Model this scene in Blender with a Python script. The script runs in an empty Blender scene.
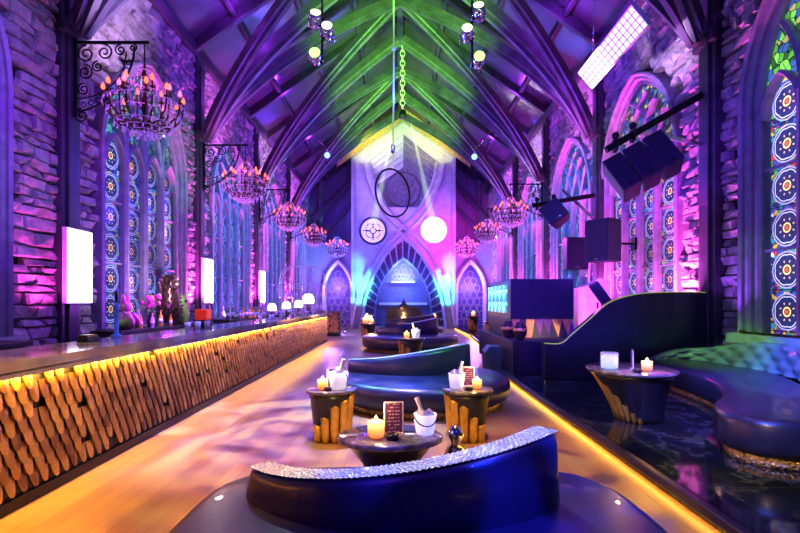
import bpy, math, random
from mathutils import Vector, Matrix
R = random.Random(7)
C = bpy.context.scene.collection
SC = bpy.context.scene
PI = math.pi
F, EYE, HX, HY = 480.0, 1.53, 400.0, 302.0

def at(px, py, Y):
    """photo pixel + distance -> point in the hall"""
    return Vector(((px - HX) * Y / F, Y, EYE - (py - HY) * Y / F))

# ------------------------------------------------------------------ mesh builder
class MB:
    def __init__(s):
        s.v = []; s.f = []; s.m = []; s.s = []
    def add(s, vs, fs, mi=0, sm=False):
        b = len(s.v)
        s.v += [tuple(v) for v in vs]
        for f in fs:
            s.f.append(tuple(b + i for i in f)); s.m.append(mi); s.s.append(sm)
        return s
    def box(s, x0, x1, y0, y1, z0, z1, mi=0):
        vs = [(x0,y0,z0),(x1,y0,z0),(x1,y1,z0),(x0,y1,z0),(x0,y0,z1),(x1,y0,z1),(x1,y1,z1),(x0,y1,z1)]
        return s.add(vs, [(0,3,2,1),(4,5,6,7),(0,1,5,4),(1,2,6,5),(2,3,7,6),(3,0,4,7)], mi)
    def hexa(s, vs, mi=0):
        return s.add(vs, [(0,3,2,1),(4,5,6,7),(0,1,5,4),(1,2,6,5),(2,3,7,6),(3,0,4,7)], mi)
    def obox(s, c, size, M, mi=0):
        hx, hy, hz = (k/2 for k in size); c = Vector(c)
        vs = [c + M @ Vector((a*hx, b*hy, d*hz)) for d in (-1,1) for a, b in ((-1,-1),(1,-1),(1,1),(-1,1))]
        return s.hexa(vs, mi)
    def bar(s, a, b, w, h, mi=0, up=(0,0,1)):
        a, b = Vector(a), Vector(b); d = (b-a); L = d.length; d.normalize()
        u = Vector(up)
        if abs(d.dot(u)) > .98: u = Vector((0,1,0))
        sx = d.cross(u).normalized(); uz = sx.cross(d)
        M = Matrix((sx, d, uz)).transposed()
        return s.obox((a+b)/2, (w, L, h), M, mi)
    def tube(s, pts, r, n=8, mi=0, closed=False):
        pts = [Vector(p) for p in pts]; k = len(pts)
        rr = r if isinstance(r, (list, tuple)) else [r]*k
        vs = []; prev = None
        for i, p in enumerate(pts):
            if closed: t = pts[(i+1)%k] - pts[(i-1)%k]
            else: t = pts[min(i+1,k-1)] - pts[max(i-1,0)]
            t = t.normalized() if t.length > 1e-9 else Vector((0,0,1))
            if prev is None:
                a = Vector((0,0,1)) if abs(t.z) < .9 else Vector((1,0,0))
                u = t.cross(a).normalized()
            else:
                u = prev - t*prev.dot(t)
                u = u.normalized() if u.length > 1e-6 else t.orthogonal().normalized()
            prev = u; w = t.cross(u)
            for j in range(n):
                an = 2*PI*j/n
                vs.append(p + (u*math.cos(an) + w*math.sin(an))*rr[i])
        fs = []
        for i in range(k if closed else k-1):
            i2 = (i+1) % k
            for j in range(n):
                fs.append((i*n+j, i*n+(j+1)%n, i2*n+(j+1)%n, i2*n+j))
        if not closed:
            fs.append(tuple(range(n-1,-1,-1))); fs.append(tuple((k-1)*n+j for j in range(n)))
        return s.add(vs, fs, mi, True)
    def lathe(s, prof, n=24, c=(0,0,0), sx=1, sy=1, mi=0, shift=None, sm=True, form=None):
        """prof: [(r,z)]; closed with caps where r>0 at the ends; shift(z)->(dx,dy)"""
        cx, cy, cz = c; vs = []; fs = []
        for r, z in prof:
            dx, dy = shift(z) if shift else (0,0)
            for j in range(n):
                a = 2*PI*j/n; q = form(a) if form else 1
                vs.append((cx+dx+q*r*sx*math.cos(a), cy+dy+q*r*sy*math.sin(a), cz+z))
        k = len(prof)
        for i in range(k-1):
            for j in range(n):
                fs.append((i*n+j, i*n+(j+1)%n, (i+1)*n+(j+1)%n, (i+1)*n+j))
        if prof[0][0] > 1e-4: fs.append(tuple(range(n-1,-1,-1)))
        if prof[-1][0] > 1e-4: fs.append(tuple((k-1)*n+j for j in range(n)))
        return s.add(vs, fs, mi, sm)
    def ball(s, c, r, n=10, mi=0, sz=1.0):
        k = max(4, n//2+1)
        prof = [(max(1e-5, r*math.sin(PI*i/(k))), -r*sz*math.cos(PI*i/(k))) for i in range(k+1)]
        return s.lathe(prof, n, c, mi=mi)
    def ext(s, poly, d, mi=0):
        """polygon (3-D points) pushed along the vector d"""
        n = len(poly); d = Vector(d); p = [Vector(q) for q in poly]
        vs = p + [q + d for q in p]
        fs = [tuple(range(n-1,-1,-1)), tuple(range(n, 2*n))] + [(i,(i+1)%n,n+(i+1)%n,n+i) for i in range(n)]
        return s.add(vs, fs, mi)
    def sweep2(s, path, prof, closed=False, mi=0, caps=True, sm=False):
        """path in the local x-z plane; prof [(offset to the left-hand inside, depth y)]"""
        k = len(path); n = len(prof); vs = []
        P = [Vector((a, b)) for a, b in path]
        for i in range(k):
            a = P[(i-1) % k] if (closed or i > 0) else None
            b = P[(i+1) % k] if (closed or i < k-1) else None
            d1 = (P[i]-a).normalized() if a is not None else None
            d2 = (b-P[i]).normalized() if b is not None else None
            if d1 is None: d1 = d2
            if d2 is None: d2 = d1
            n1 = Vector((d1.y, -d1.x)); n2 = Vector((d2.y, -d2.x))
            m = n1 + n2
            m = m.normalized() if m.length > 1e-6 else n1
            sc = 1/max(.35, m.dot(n1))
            for o, dp in prof:
                q = P[i] + m*(o*sc)
                vs.append((q.x, dp, q.y))
        fs = []
        for i in range(k if closed else k-1):
            i2 = (i+1) % k
            for j in range(n-1):
                fs.append((i*n+j, i2*n+j, i2*n+j+1, i*n+j+1))
        if caps and not closed:
            fs.append(tuple(range(n))); fs.append(tuple((k-1)*n+j for j in range(n-1,-1,-1)))
        return s.add(vs, fs, mi, sm)
    def build(s, name, mats, parent=None, loc=(0,0,0), bevel=0, seg=2, rot=None):
        me = bpy.data.meshes.new(name)
        me.from_pydata(s.v, [], s.f)
        for m in (mats if isinstance(mats, (list, tuple)) else [mats]): me.materials.append(m)
        me.polygons.foreach_set('material_index', s.m)
        me.polygons.foreach_set('use_smooth', s.s)
        me.update()
        o = bpy.data.objects.new(name, me); C.objects.link(o)
        o.location = loc
        if rot: o.rotation_euler = rot
        if parent: o.parent = parent
        if bevel:
            b = o.modifiers.new('bevel', 'BEVEL'); b.width = bevel; b.segments = seg; b.limit_method = 'ANGLE'; b.angle_limit = .7
        return o

def tag(o, label=None, cat=None, group=None, kind=None):
    if label: o['label'] = label
    if cat: o['category'] = cat
    if group: o['group'] = group
    if kind: o['kind'] = kind
    return o
def thing(name, label, cat, loc=(0,0,0), rz=0, group=None):
    o = bpy.data.objects.new(name, None); C.objects.link(o)
    o.empty_display_size = .1; o.location = loc; o.rotation_euler = (0,0,rz)
    return tag(o, label, cat, group)
def dup(o, loc, rz=None, label=None, parent=None, scale=None):
    c = o.copy(); C.objects.link(c)
    if parent: c.parent = parent
    else:
        c.location = loc
        if rz is not None: c.rotation_euler = (0,0,rz)
        if scale: c.scale = (scale,)*3
    if label: c['label'] = label
    for ch in [x for x in KIDS.get(o.name, [])]:
        d = dup(ch, None, parent=c)
        KIDS.setdefault(c.name, []).append(d)
    return c
KIDS = {}
def index_children(root):
    """children lists of a finished thing, for dup"""
    for o in list(C.objects):
        if o.parent is not None:
            l = KIDS.setdefault(o.parent.name, [])
            if o not in l: l.append(o)

# ------------------------------------------------------------------ materials
class NT:
    def __init__(s, name):
        s.mat = bpy.data.materials.new(name); s.mat.use_nodes = True
        s.t = s.mat.node_tree; s.n = s.t.nodes; s.b = s.n['Principled BSDF']
    def new(s, typ, **kw):
        n = s.n.new(typ)
        for k, v in kw.items(): setattr(n, k, v)
        return n
    def put(s, sock, v):
        if isinstance(v, bpy.types.NodeSocket): s.t.links.new(v, sock)
        else: sock.default_value = v
    def math(s, op, a, b=0.0, c=None):
        n = s.new('ShaderNodeMath', operation=op)
        s.put(n.inputs[0], a); s.put(n.inputs[1], b)
        if c is not None: s.put(n.inputs[2], c)
        return n.outputs[0]
    def mix(s, f, a, b, mode='MIX'):
        n = s.new('ShaderNodeMix', data_type='RGBA', blend_type=mode)
        s.put(n.inputs[0], f); s.put(n.inputs[6], a); s.put(n.inputs[7], b)
        return n.outputs[2]
    def ramp(s, f, stops, interp='LINEAR'):
        n = s.new('ShaderNodeValToRGB'); s.put(n.inputs[0], f)
        cr = n.color_ramp; cr.interpolation = interp
        while len(cr.elements) < len(stops): cr.elements.new(.5)
        for e, (p, c) in zip(cr.elements, stops):
            e.position = p; e.color = (*c, 1) if len(c) == 3 else c
        return n.outputs[0]
    def coord(s, which='Object'):
        return s.new('ShaderNodeTexCoord').outputs[which]
    def noise(s, vec, scale, detail=4, rough=.5, out=0):
        n = s.new('ShaderNodeTexNoise'); s.put(n.inputs['Vector'], vec)
        n.inputs['Scale'].default_value = scale; n.inputs['Detail'].default_value = detail; n.inputs['Roughness'].default_value = rough
        return n.outputs[out]
    def voro(s, vec, scale, feature='F1', out='Distance'):
        n = s.new('ShaderNodeTexVoronoi', feature=feature); s.put(n.inputs['Vector'], vec); n.inputs['Scale'].default_value = scale
        return n.outputs[out]
    def scale(s, vec, xyz):
        n = s.new('ShaderNodeMapping'); s.put(n.inputs['Vector'], vec); n.inputs['Scale'].default_value = xyz
        return n.outputs[0]
    def bump(s, h, strength=.4, dist=.02):
        n = s.new('ShaderNodeBump'); s.put(n.inputs['Height'], h)
        n.inputs['Strength'].default_value = strength; n.inputs['Distance'].default_value = dist
        s.t.links.new(n.outputs[0], s.b.inputs['Normal'])
    def set(s, base=None, rough=None, metal=None, emit=None, es=None, spec=None, coat=None, trans=None):
        for k, v in (('Base Color', base), ('Roughness', rough), ('Metallic', metal), ('Emission Color', emit), ('Emission Strength', es),
                     ('Specular IOR Level', spec), ('Coat Weight', coat), ('Transmission Weight', trans)):
            if v is None: continue
            if isinstance(v, tuple) and len(v) == 3: v = (*v, 1)
            s.put(s.b.inputs[k], v)
        return s
def col(c): return (*c, 1)

def plain(name, base, rough=.5, metal=0, var=.25, scale=6, bump=0, emit=None, es=0, coat=None, bdist=.01):
    t = NT(name); v = t.coord()
    nz = t.noise(v, scale, 4)
    d = tuple(c*(1-var) for c in base); l = tuple(min(1, c*(1+var)) for c in base)
    t.set(base=t.ramp(nz, [(.3, d), (.7, l)]), rough=rough, metal=metal, coat=coat)
    if bump: t.bump(t.noise(v, scale*6, 5), bump, bdist)
    if emit: t.set(emit=emit, es=es)
    return t.mat
def glow(name, c, s):
    t = NT(name); t.set(base=(.02,.02,.02), emit=c, es=s); return t.mat

M = {}
# stone blocks
t = NT('stone'); v = t.coord()
geo = t.new('ShaderNodeNewGeometry').outputs['Random Per Island']
nz = t.noise(v, 5, 6, .65)
c1 = t.ramp(geo, [(0,(.20,.18,.17)),(.5,(.34,.32,.31)),(1,(.50,.48,.46))])
t.set(base=t.mix(.55, c1, t.ramp(nz, [(.3,(.10,.09,.09)),(.7,(.55,.52,.5))])), rough=.75)
t.bump(t.math('ADD', t.noise(v, 9, 8, .7), t.math('MULTIPLY', t.voro(v, 5), .7)), .9, .07)
M['stone'] = t.mat
M['stone_back'] = plain('mortar', (.10,.09,.10), .9, bump=.5)
M['frame'] = plain('carved_stone', (.30,.29,.33), .5, var=.2, bump=.15)
M['darkwood'] = plain('dark_timber', (.045,.04,.06), .38, var=.4, bump=.1, scale=3)
M['rib'] = plain('rib_timber', (.10,.095,.115), .4, var=.35, bump=.15, scale=3)
t = NT('roof_panel'); v = t.coord()
geo = t.new('ShaderNodeNewGeometry').outputs['Random Per Island']
t.set(base=t.mix(t.noise(v, .8, 3), (.012,.012,.025,1), (.09,.08,.13,1)), rough=t.math('MULTIPLY_ADD', geo, .25, .16), spec=.8)
t.bump(t.noise(v, 1.6, 4), .25, .08)
M['roof'] = t.mat
M['gold'] = plain('brushed_gold', (.80,.46,.09), .38, .6, var=.25, scale=9, bump=.08)
t = NT('gold_scale'); v = t.coord()
geo = t.new('ShaderNodeNewGeometry').outputs['Random Per Island']
c0 = t.ramp(geo, [(0,(.18,.08,.04)),(.3,(.50,.27,.07)),(1,(.88,.55,.14))])
t.set(base=t.mix(t.noise(v, 40, 3), c0, (.30,.15,.05,1), 'MIX'), rough=t.math('MULTIPLY_ADD', geo, .2, .3), metal=.85)
M['scale'] = t.mat
M['black'] = plain('matt_black', (.012,.012,.016), .5, var=.3)
M['blackmetal'] = plain('black_iron', (.015,.014,.02), .4, .6, var=.3)
M['leather'] = plain('navy_leather', (.022,.020,.055), .36, var=.25, scale=4, bump=.12, coat=.15)
M['leather_b'] = plain('midnight_leather', (.018,.018,.032), .34, var=.25, scale=4, bump=.1, coat=.25)
t = NT('tuft'); v = t.coord()
t.set(base=t.ramp(t.noise(v, 3), [(.3,(.10,.12,.13)),(.7,(.15,.17,.19))]), rough=.32, coat=.3)
t.bump(t.noise(v, 30, 3), .1, .01)
M['tuft'] = t.mat
# sequin mosaic
t = NT('mirror_mosaic'); v = t.coord()
cc = t.voro(v, 55, out='Color')
t.set(base=t.mix(.35, t.ramp(t.voro(v, 55), [(.0,(.98,.95,.88)),(.5,(.6,.55,.48))]), cc, 'SOFT_LIGHT'), rough=.3, metal=.25)
t.bump(t.voro(v, 55), .7, .02)
M['mosaic'] = t.mat
t = NT('gold_mosaic'); v = t.coord()
t.set(base=t.ramp(t.voro(v, 38, out='Color'), [(.2,(.45,.25,.06)),(.5,(.8,.5,.16)),(.8,(.95,.75,.4))]), rough=.3, metal=.45)
t.bump(t.voro(v, 38), .8, .02)
M['goldmosaic'] = t.mat
# bar worktop
t = NT('bar_marble'); v = t.coord()
nz = t.noise(v, 1.3, 6, .6); n2 = t.noise(v, 4, 6, .6)
t.set(base=t.mix(n2, t.ramp(nz, [(.3,(.05,.05,.06)),(.48,(.22,.19,.17)),(.6,(.42,.33,.26)),(.7,(.16,.15,.16))]), (.3,.27,.26,1)), rough=.1, spec=.7, coat=.4)
M['marble'] = t.mat
t = NT('table_marble'); v = t.coord()
t.set(base=t.ramp(t.noise(v, 9, 6, .65), [(.3,(.03,.03,.035)),(.55,(.16,.14,.13)),(.7,(.34,.3,.27))]), rough=.12, coat=.4)
M['tabletop'] = t.mat
# plank floor
t = NT('plank_floor'); v = t.coord()
br = t.new('ShaderNodeTexBrick'); t.put(br.inputs['Vector'], t.scale(v, (1,1,1)))
rot = br.inputs['Vector'].links[0].from_node; rot.inputs['Rotation'].default_value = (0,0,PI/2)
br.inputs['Scale'].default_value = 1; br.inputs['Brick Width'].default_value = 1.3; br.inputs['Row Height'].default_value = .13
br.inputs['Mortar Size'].default_value = .004; br.inputs['Color1'].default_value = (.33,.19,.055,1); br.inputs['Color2'].default_value = (.19,.09,.035,1); br.inputs['Mortar'].default_value = (.06,.03,.02,1)
gr = t.noise(t.scale(v, (14,.9,1)), 3, 6, .6)
cl = t.noise(v, .7, 4)
base = t.mix(t.math('MULTIPLY', gr, .6), br.outputs['Color'], (.36,.20,.07,1))
t.set(base=t.mix(t.math('MULTIPLY', cl, .5), base, (.34,.26,.16,1)), rough=t.math('MULTIPLY_ADD', gr, .22, .24), spec=.5)
t.bump(gr, .12, .01)
M['floor'] = t.mat
# polished black tile platform
t = NT('black_tile'); v = t.coord()
br = t.new('ShaderNodeTexBrick'); t.put(br.inputs['Vector'], v); br.offset = 0
br.inputs['Scale'].default_value = 1; br.inputs['Brick Width'].default_value = 1.2; br.inputs['Row Height'].default_value = 1.2; br.inputs['Mortar Size'].default_value = .006
br.inputs['Color1'].default_value = (.006,.010,.012,1); br.inputs['Color2'].default_value = (.010,.016,.016,1); br.inputs['Mortar'].default_value = (.04,.06,.06,1)
vein = t.ramp(t.noise(v, 1.7, 8, .6), [(.48,(0,0,0)),(.5,(.05,.07,.06)),(.52,(0,0,0))])
t.set(base=t.mix(1, br.outputs['Color'], vein, 'ADD'), rough=.07, spec=.7)
M['tile'] = t.mat
# tower plaster
t = NT('tower_plaster'); v = t.coord()
t.set(base=t.ramp(t.noise(v, 2.2, 6, .6), [(.3,(.42,.40,.42)),(.7,(.62,.60,.6))]), rough=.6)
t.bump(t.noise(v, 7, 6), .3, .03)
M['tower'] = t.mat
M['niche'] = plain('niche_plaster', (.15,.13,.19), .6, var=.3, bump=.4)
M['white'] = plain('warm_white_paint', (.75,.73,.75), .4, var=.08)
M['bucket'] = plain('frosted_acrylic', (.8,.8,.85), .25, emit=(.75,.68,1), es=.55, var=.15)  # faint lavender emission put in for light through the frosted wall
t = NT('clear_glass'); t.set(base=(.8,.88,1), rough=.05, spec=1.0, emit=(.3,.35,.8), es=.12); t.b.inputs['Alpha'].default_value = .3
M['glass'] = t.mat
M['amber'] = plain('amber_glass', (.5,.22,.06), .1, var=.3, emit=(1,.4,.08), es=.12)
M['green_glass'] = plain('green_glass', (.05,.22,.09), .1, var=.3)
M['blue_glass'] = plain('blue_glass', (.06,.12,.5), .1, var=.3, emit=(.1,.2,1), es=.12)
M['pale_glass'] = plain('pale_glass', (.55,.55,.65), .1, var=.2)
M['chrome'] = plain('chrome', (.75,.75,.8), .12, 1, var=.1)
M['flame'] = glow('flame', (1,.55,.16), 18)
t = NT('lit_wax_glass'); v = t.coord(); sp = t.new('ShaderNodeSeparateXYZ'); t.put(sp.inputs[0], v)
t.set(base=(.5,.3,.15), rough=.2, emit=t.ramp(t.math('MULTIPLY', sp.outputs[2], 10), [(0,(.35,.07,.01)),(.45,(1,.34,.05)),(.8,(1,.62,.2)),(1,(.8,.45,.2))]), es=1.5)
M['candle'] = t.mat
M['bulb'] = glow('candle_bulb', (1,.13,.05), 3)
M['bulb2'] = glow('pink_candle_bulb', (1,.12,.25), 3)
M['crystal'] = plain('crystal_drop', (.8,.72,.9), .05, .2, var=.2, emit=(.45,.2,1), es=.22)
M['lightbox'] = glow('lightbox_panel', (.95,.88,1), 3.2)
M['led'] = glow('warm_led', (1,.50,.07), 16)
M['barled'] = glow('bar_led', (1,.62,.18), 6)
M['greenlens'] = glow('green_lens', (.35,1,.12), 4)
M['whitelens'] = glow('white_lens', (.75,1,.5), 2)
M['bluelens'] = glow('blue_lens', (.15,.3,1), 4)
M['redbox'] = plain('red_plastic', (.7,.04,.03), .35, emit=(1,.05,.02), es=.35)
M['pink'] = plain('pink_ceramic', (.75,.2,.5), .3)
M['limegreen'] = plain('green_ceramic', (.35,.65,.12), .3)
M['leaf'] = plain('leaf', (.08,.2,.07), .5)
M['petal'] = plain('petal', (.6,.1,.25), .5)
M['grille'] = NT('speaker_grille').mat
t = NT('speaker_cloth'); v = t.coord()
t.set(base=(.014,.012,.026), rough=.45); t.bump(t.voro(v, 160), .4, .004); M['grille'] = t.mat
M['speaker'] = plain('speaker_black', (.02,.018,.035), .42, var=.25, bump=.1, scale=20)
M['bronze'] = plain('dark_bronze', (.10,.06,.05), .3, .7, var=.4, scale=14)
M['purplefacet'] = plain('purple_facet', (.16,.05,.2), .3, .4)
M['rope'] = plain('green_lit_rope', (.6,.65,.45), .7, emit=(.5,.9,.25), es=.3)  # green stage light is put in as a faint glow
M['sun_disc'] = glow('projected_sun', (1,.86,1), 7)  # white sun projected on the tower, put in as a glow

# stained glass: medallions stacked in every light
def stained(name, tint, strength, lw=.775, z0=1.06, ph=.64, topc=(.25,.8,.15)):
    t = NT(name); v = t.coord()
    sp = t.new('ShaderNodeSeparateXYZ'); t.put(sp.inputs[0], v)
    x, z = sp.outputs[0], sp.outputs[2]
    fx = t.math('FRACT', t.math('DIVIDE', t.math('ADD', x, 8*lw), lw))
    fz = t.math('FRACT', t.math('DIVIDE', t.math('SUBTRACT', z, z0), ph))
    u = t.math('MULTIPLY', t.math('SUBTRACT', fx, .5), lw)
    w = t.math('MULTIPLY', t.math('SUBTRACT', fz, .5), ph)
    r = t.math('SQRT', t.math('ADD', t.math('MULTIPLY', u, u), t.math('MULTIPLY', w, w)))
    th = t.math('ARCTAN2', w, u)
    ring = lambda a, b: t.math('MULTIPLY', t.math('GREATER_THAN', r, a), t.math('LESS_THAN', r, b))
    vcol = t.voro(v, 13, out='Color')
    sv = t.new('ShaderNodeSeparateColor'); t.put(sv.inputs[0], vcol)
    bg = t.ramp(sv.outputs[0], [(0,(.015,.03,.16)),(.25,(.04,.10,.5)),(.42,(.12,.05,.4)),(.55,(.03,.25,.4)),(.68,(.10,.32,.10)),(.78,(.5,.05,.05)),(.86,(.55,.35,.06)),(.93,(.6,.6,.8))], 'CONSTANT')
    lead = t.math('LESS_THAN', t.voro(v, 13, 'DISTANCE_TO_EDGE'), .045)
    bg = t.mix(lead, bg, (.004,.004,.01,1))
    c = bg
    c = t.mix(t.math('LESS_THAN', r, .285), c, (.015,.03,.14,1))
    c = t.mix(ring(.262,.285), c, (.40,.34,.80,1))
    sc = t.math('ADD', .232, t.math('MULTIPLY', t.math('ABSOLUTE', t.math('SINE', t.math('MULTIPLY', th, 4))), .014))
    c = t.mix(t.math('MULTIPLY', t.math('LESS_THAN', r, sc), t.math('GREATER_THAN', r, t.math('SUBTRACT', sc, .017))), c, (.62,.58,.85,1))
    pet = t.math('ADD', .13, t.math('MULTIPLY', t.math('ABSOLUTE', t.math('SINE', t.math('MULTIPLY', th, 4))), .06))
    c = t.mix(t.math('LESS_THAN', r, pet), c, (.03,.022,.09,1))
    dots = t.math('MULTIPLY', ring(.115,.15), t.math('GREATER_THAN', t.math('ABSOLUTE', t.math('SINE', t.math('MULTIPLY', th, 4))), .93))
    c = t.mix(dots, c, (.55,.45,.6,1))
    c = t.mix(t.math('LESS_THAN', r, .078), c, (.9,.72,.25,1))
    c = t.mix(t.math('LESS_THAN', r, .052), c, (.03,.03,.1,1))
    c = t.mix(t.math('LESS_THAN', r, .034), c, (.9,.12,.05,1))
    bord = t.math('GREATER_THAN', t.math('ABSOLUTE', t.math('SUBTRACT', fx, .5)), .405)
    c = t.mix(bord, c, (.012,.016,.05,1))
    gline = t.math('LESS_THAN', t.math('ABSOLUTE', t.math('SUBTRACT', fz, .03)), .012)
    c = t.mix(gline, c, (.006,.006,.012,1))
    # tracery glass above the lights: larger flowing pieces
    big = t.ramp(t.new('ShaderNodeSeparateColor').outputs[0], [(0,(0,0,0)),(1,(0,0,0))])
    s2 = t.new('ShaderNodeSeparateColor'); t.put(s2.inputs[0], t.voro(v, 9, out='Color'))
    up = t.ramp(s2.outputs[1], [(0,tuple(k*.15 for k in topc)),(.3,topc),(.5,(.05,.12,.4)),(.7,tuple(k*.5 for k in topc)),(.85,(.5,.45,.2))], 'CONSTANT')
    up = t.mix(t.math('LESS_THAN', t.voro(v, 9, 'DISTANCE_TO_EDGE'), .05), up, (.004,.004,.01,1))
    c = t.mix(t.math('GREATER_THAN', z, 4.9), c, up)
    patch = t.ramp(t.noise(v, .55, 3), [(.35,(.35,.35,.4)),(.65,(1.3,1.3,1.3))])
    c = t.mix(1, t.mix(1, c, col(tint), 'MULTIPLY'), patch, 'MULTIPLY')
    t.set(base=(.02,.02,.03), rough=.15, emit=c, es=strength)
    return t.mat
M['glass_left'] = stained('stained_glass_violet', (.75,.85,1.1), 1.0, topc=(.12,.4,.4))
M['glass_far'] = stained('stained_glass_blue', (.45,.75,1.2), 1.2, topc=(.05,.25,.6))
M['glass_right'] = stained('stained_glass_pink', (1,.85,1.1), 1.15, topc=(.12,.25,.35))
M['glass_near'] = stained('stained_glass_green', (1,1,1), 1.4, topc=(.22,.75,.10))

# ------------------------------------------------------------------ room shell
XL, XR, YN, YF = -5.97, 5.82, -2.0, 31.0
EAVE, RIDGE = 8.8, 13.0
PIL = [-1.1, 3.8, 8.7, 13.6, 18.5, 23.4, 28.3]
PILL = [-2.6, 2.9, 8.4, 13.9, 19.4, 24.9, 30.4]

MB().box(XL-.4, XR+.4, YN, YF+1, -.2, 0).build('floor', M['floor'])['kind'] = 'structure'

def platform_edge(y):
    pts = [(-2, 2.13), (11.6, 2.13), (13.2, 2.55), (21, 3.1), (31, 3.1)]
    for (a, xa), (b, xb) in zip(pts, pts[1:]):
        if y <= b: return xa + (xb-xa)*(y-a)/(b-a)
    return 3.1
ys = [YN, 11.6, 13.2, 21, YF]
YLED = 27.0
edge = [(platform_edge(y), y) for y in ys]
poly = [(x, y, 0.001) for x, y in edge] + [(XR+.3, YF, .001), (XR+.3, YN, .001)]
o = MB().ext(poly[::-1], (0,0,.139)).build('raised_floor', M['tile'])
tag(o, kind='structure')
mb = MB()
for (xa, ya), (xb, yb) in zip(edge, edge[1:]): mb.bar((xa-.02, ya, .105), (xb-.02, yb, .105), .09, .07)
tag(mb.build('trim_1', M['leather_b'], bevel=.01), kind='structure')
mb = MB()
for (xa, ya), (xb, yb) in zip(edge, edge[1:-1]+[(3.1, YLED)]): mb.bar((xa-.012, ya, .055), (xb-.012, yb, .055), .016, .02)
o = mb.build('led_strip', M['led'])
tag(o, 'warm yellow LED strip along the foot of the raised black platform', 'light strip')

# stone walls: coursed rubble blocks, left out where a window stands
WIN = {-1: [5.3, 11.15, 16.65, 22.15, 27.5], 1: [6.12, 11.6, 16.05, 20.95, 25.85]}
WHW, WSP, WRISE, WZ0 = 1.86, 4.65, 2.4, 1.02
def arch_half(w, rise, n=10):
    Rr = (w*w + rise*rise)/(2*w); a1 = math.asin(min(1, rise/Rr)); 
    return [(-(w - Rr + Rr*math.cos(a1*i/n)), Rr*math.sin(a1*i/n)) for i in range(n+1)]     # (-w,0) .. (0,rise)
def arch_path(w, z0, spring, rise, n=10):
    h = arch_half(w, rise, n)
    L = [(x, spring+z) for x, z in h]
    return [(-w, z0)] + L + [(-x, z) for x, z in L[-2::-1]] + [(w, z0)]
def arch_top(x, w, spring, rise):
    x = abs(x)
    if x >= w: return -1
    Rr = (w*w + rise*rise)/(2*w)
    return spring + math.sqrt(max(0, Rr*Rr - (x - (w-Rr))**2))
def stone_wall(name, side):
    mb = MB(); x0 = XL if side < 0 else XR; s = -side
    z = 0.0
    while z < EAVE:
        h = R.uniform(.11, .25); y = YN + R.uniform(-.4, 0)
        while y < YF:
            w = R.uniform(.18, .58); yc, zc = y+w/2, z+h/2
            skip = False
            for wc in WIN[side]:
                for dy in (-w*.42, w*.42):
                    if abs(yc+dy-wc) < WHW-.1 and zc > WZ0-.05 and zc < arch_top(yc+dy-wc, WHW, WSP, WRISE)-.05: skip = True
            if not skip:
                d = [R.uniform(.05, .17) for _ in range(4)]
                g = .008
                j = [R.uniform(-.012,.012) for _ in range(8)]
                a = [(y+g+j[0], z+g+j[1]), (y+w-g+j[2], z+g+j[3]), (y+w-g+j[4], z+h-g+j[5]), (y+g+j[6], z+h-g+j[7])]
                cy = sum(p[0] for p in a)/4; cz = sum(p[1] for p in a)/4
                inn = [(p[0]+(cy-p[0])*.14, p[1]+(cz-p[1])*.2) for p in a]
                dm = sum(d)/4 + R.uniform(.0,.05)
                vs = [(x0-s*.05, p[0], p[1]) for p in a] + [(x0+s*(dd-.03), p[0], p[1]) for p, dd in zip(a, d)] + \
                     [(x0+s*(dd+.015), p[0], p[1]) for p, dd in zip(inn, d)] + [(x0+s*dm, cy+R.uniform(-.05,.05), cz+R.uniform(-.03,.03))]
                fs = []
                for k in range(4):
                    n = (k+1) % 4
                    fs += [(k, n, 4+n, 4+k), (4+k, 4+n, 8+n, 8+k), (8+k, 8+n, 12)]
                mb.add(vs, fs, 0)
            y += w
        z += h
    o = mb.build(name, M['stone']); o['kind'] = 'structure'
    b = MB().box(x0-.35 if side < 0 else x0+.12, x0-.12 if side < 0 else x0+.35, YN, YF, 0, EAVE+.3).build('masonry_backing', M['stone_back'], o)
    return o
stone_wall('wall_left', -1)
stone_wall('wall_right', 1)
mb = MB()
mb.box(XL-.3, XR+.3, YF, YF+.3, 0, RIDGE+.3)
tag(mb.build('wall_far', plain('far_plaster', (.16,.14,.22), .6, var=.15)), kind='structure')

# ceiling: sloping glossy panels between purlins
def roof_z(x): 
    return RIDGE - (RIDGE-EAVE)*abs(x)/6.0
mb = MB()
NP = 4
hb = (PIL[1]-PIL[0])/2
for sgn in (-1, 1):
    y = YN
    k = 0
    while y < YF-.01:
        y2 = min(YF, PIL[0] + hb*math.ceil((y-PIL[0]+.01)/hb))
        for i in range(NP):
            xa, xb = sgn*6.2*i/NP, sgn*6.2*(i+1)/NP
            j = [R.uniform(-.05,.05) for _ in range(4)]
            vs = [(xa, y+.03, roof_z(xa)+j[0]), (xb, y+.03, roof_z(xb)+j[1]), (xb, y2-.03, roof_z(xb)+j[2]), (xa, y2-.03, roof_z(xa)+j[3])]
            mb.add(vs, [(0,1,2,3) if sgn > 0 else (3,2,1,0)])
        y = y2
ceil = mb.build('ceiling', M['roof']); ceil['kind'] = 'structure'
mb = MB()
for sgn in (-1, 1):
    mb.add([(0,YN,RIDGE+.15),(sgn*6.6,YN,roof_z(6.6)+.15),(sgn*6.6,YF+.4,roof_z(6.6)+.15),(0,YF+.4,RIDGE+.15)], [(0,1,2,3)])
mb.build('roof_deck', M['black'], ceil)

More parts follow.
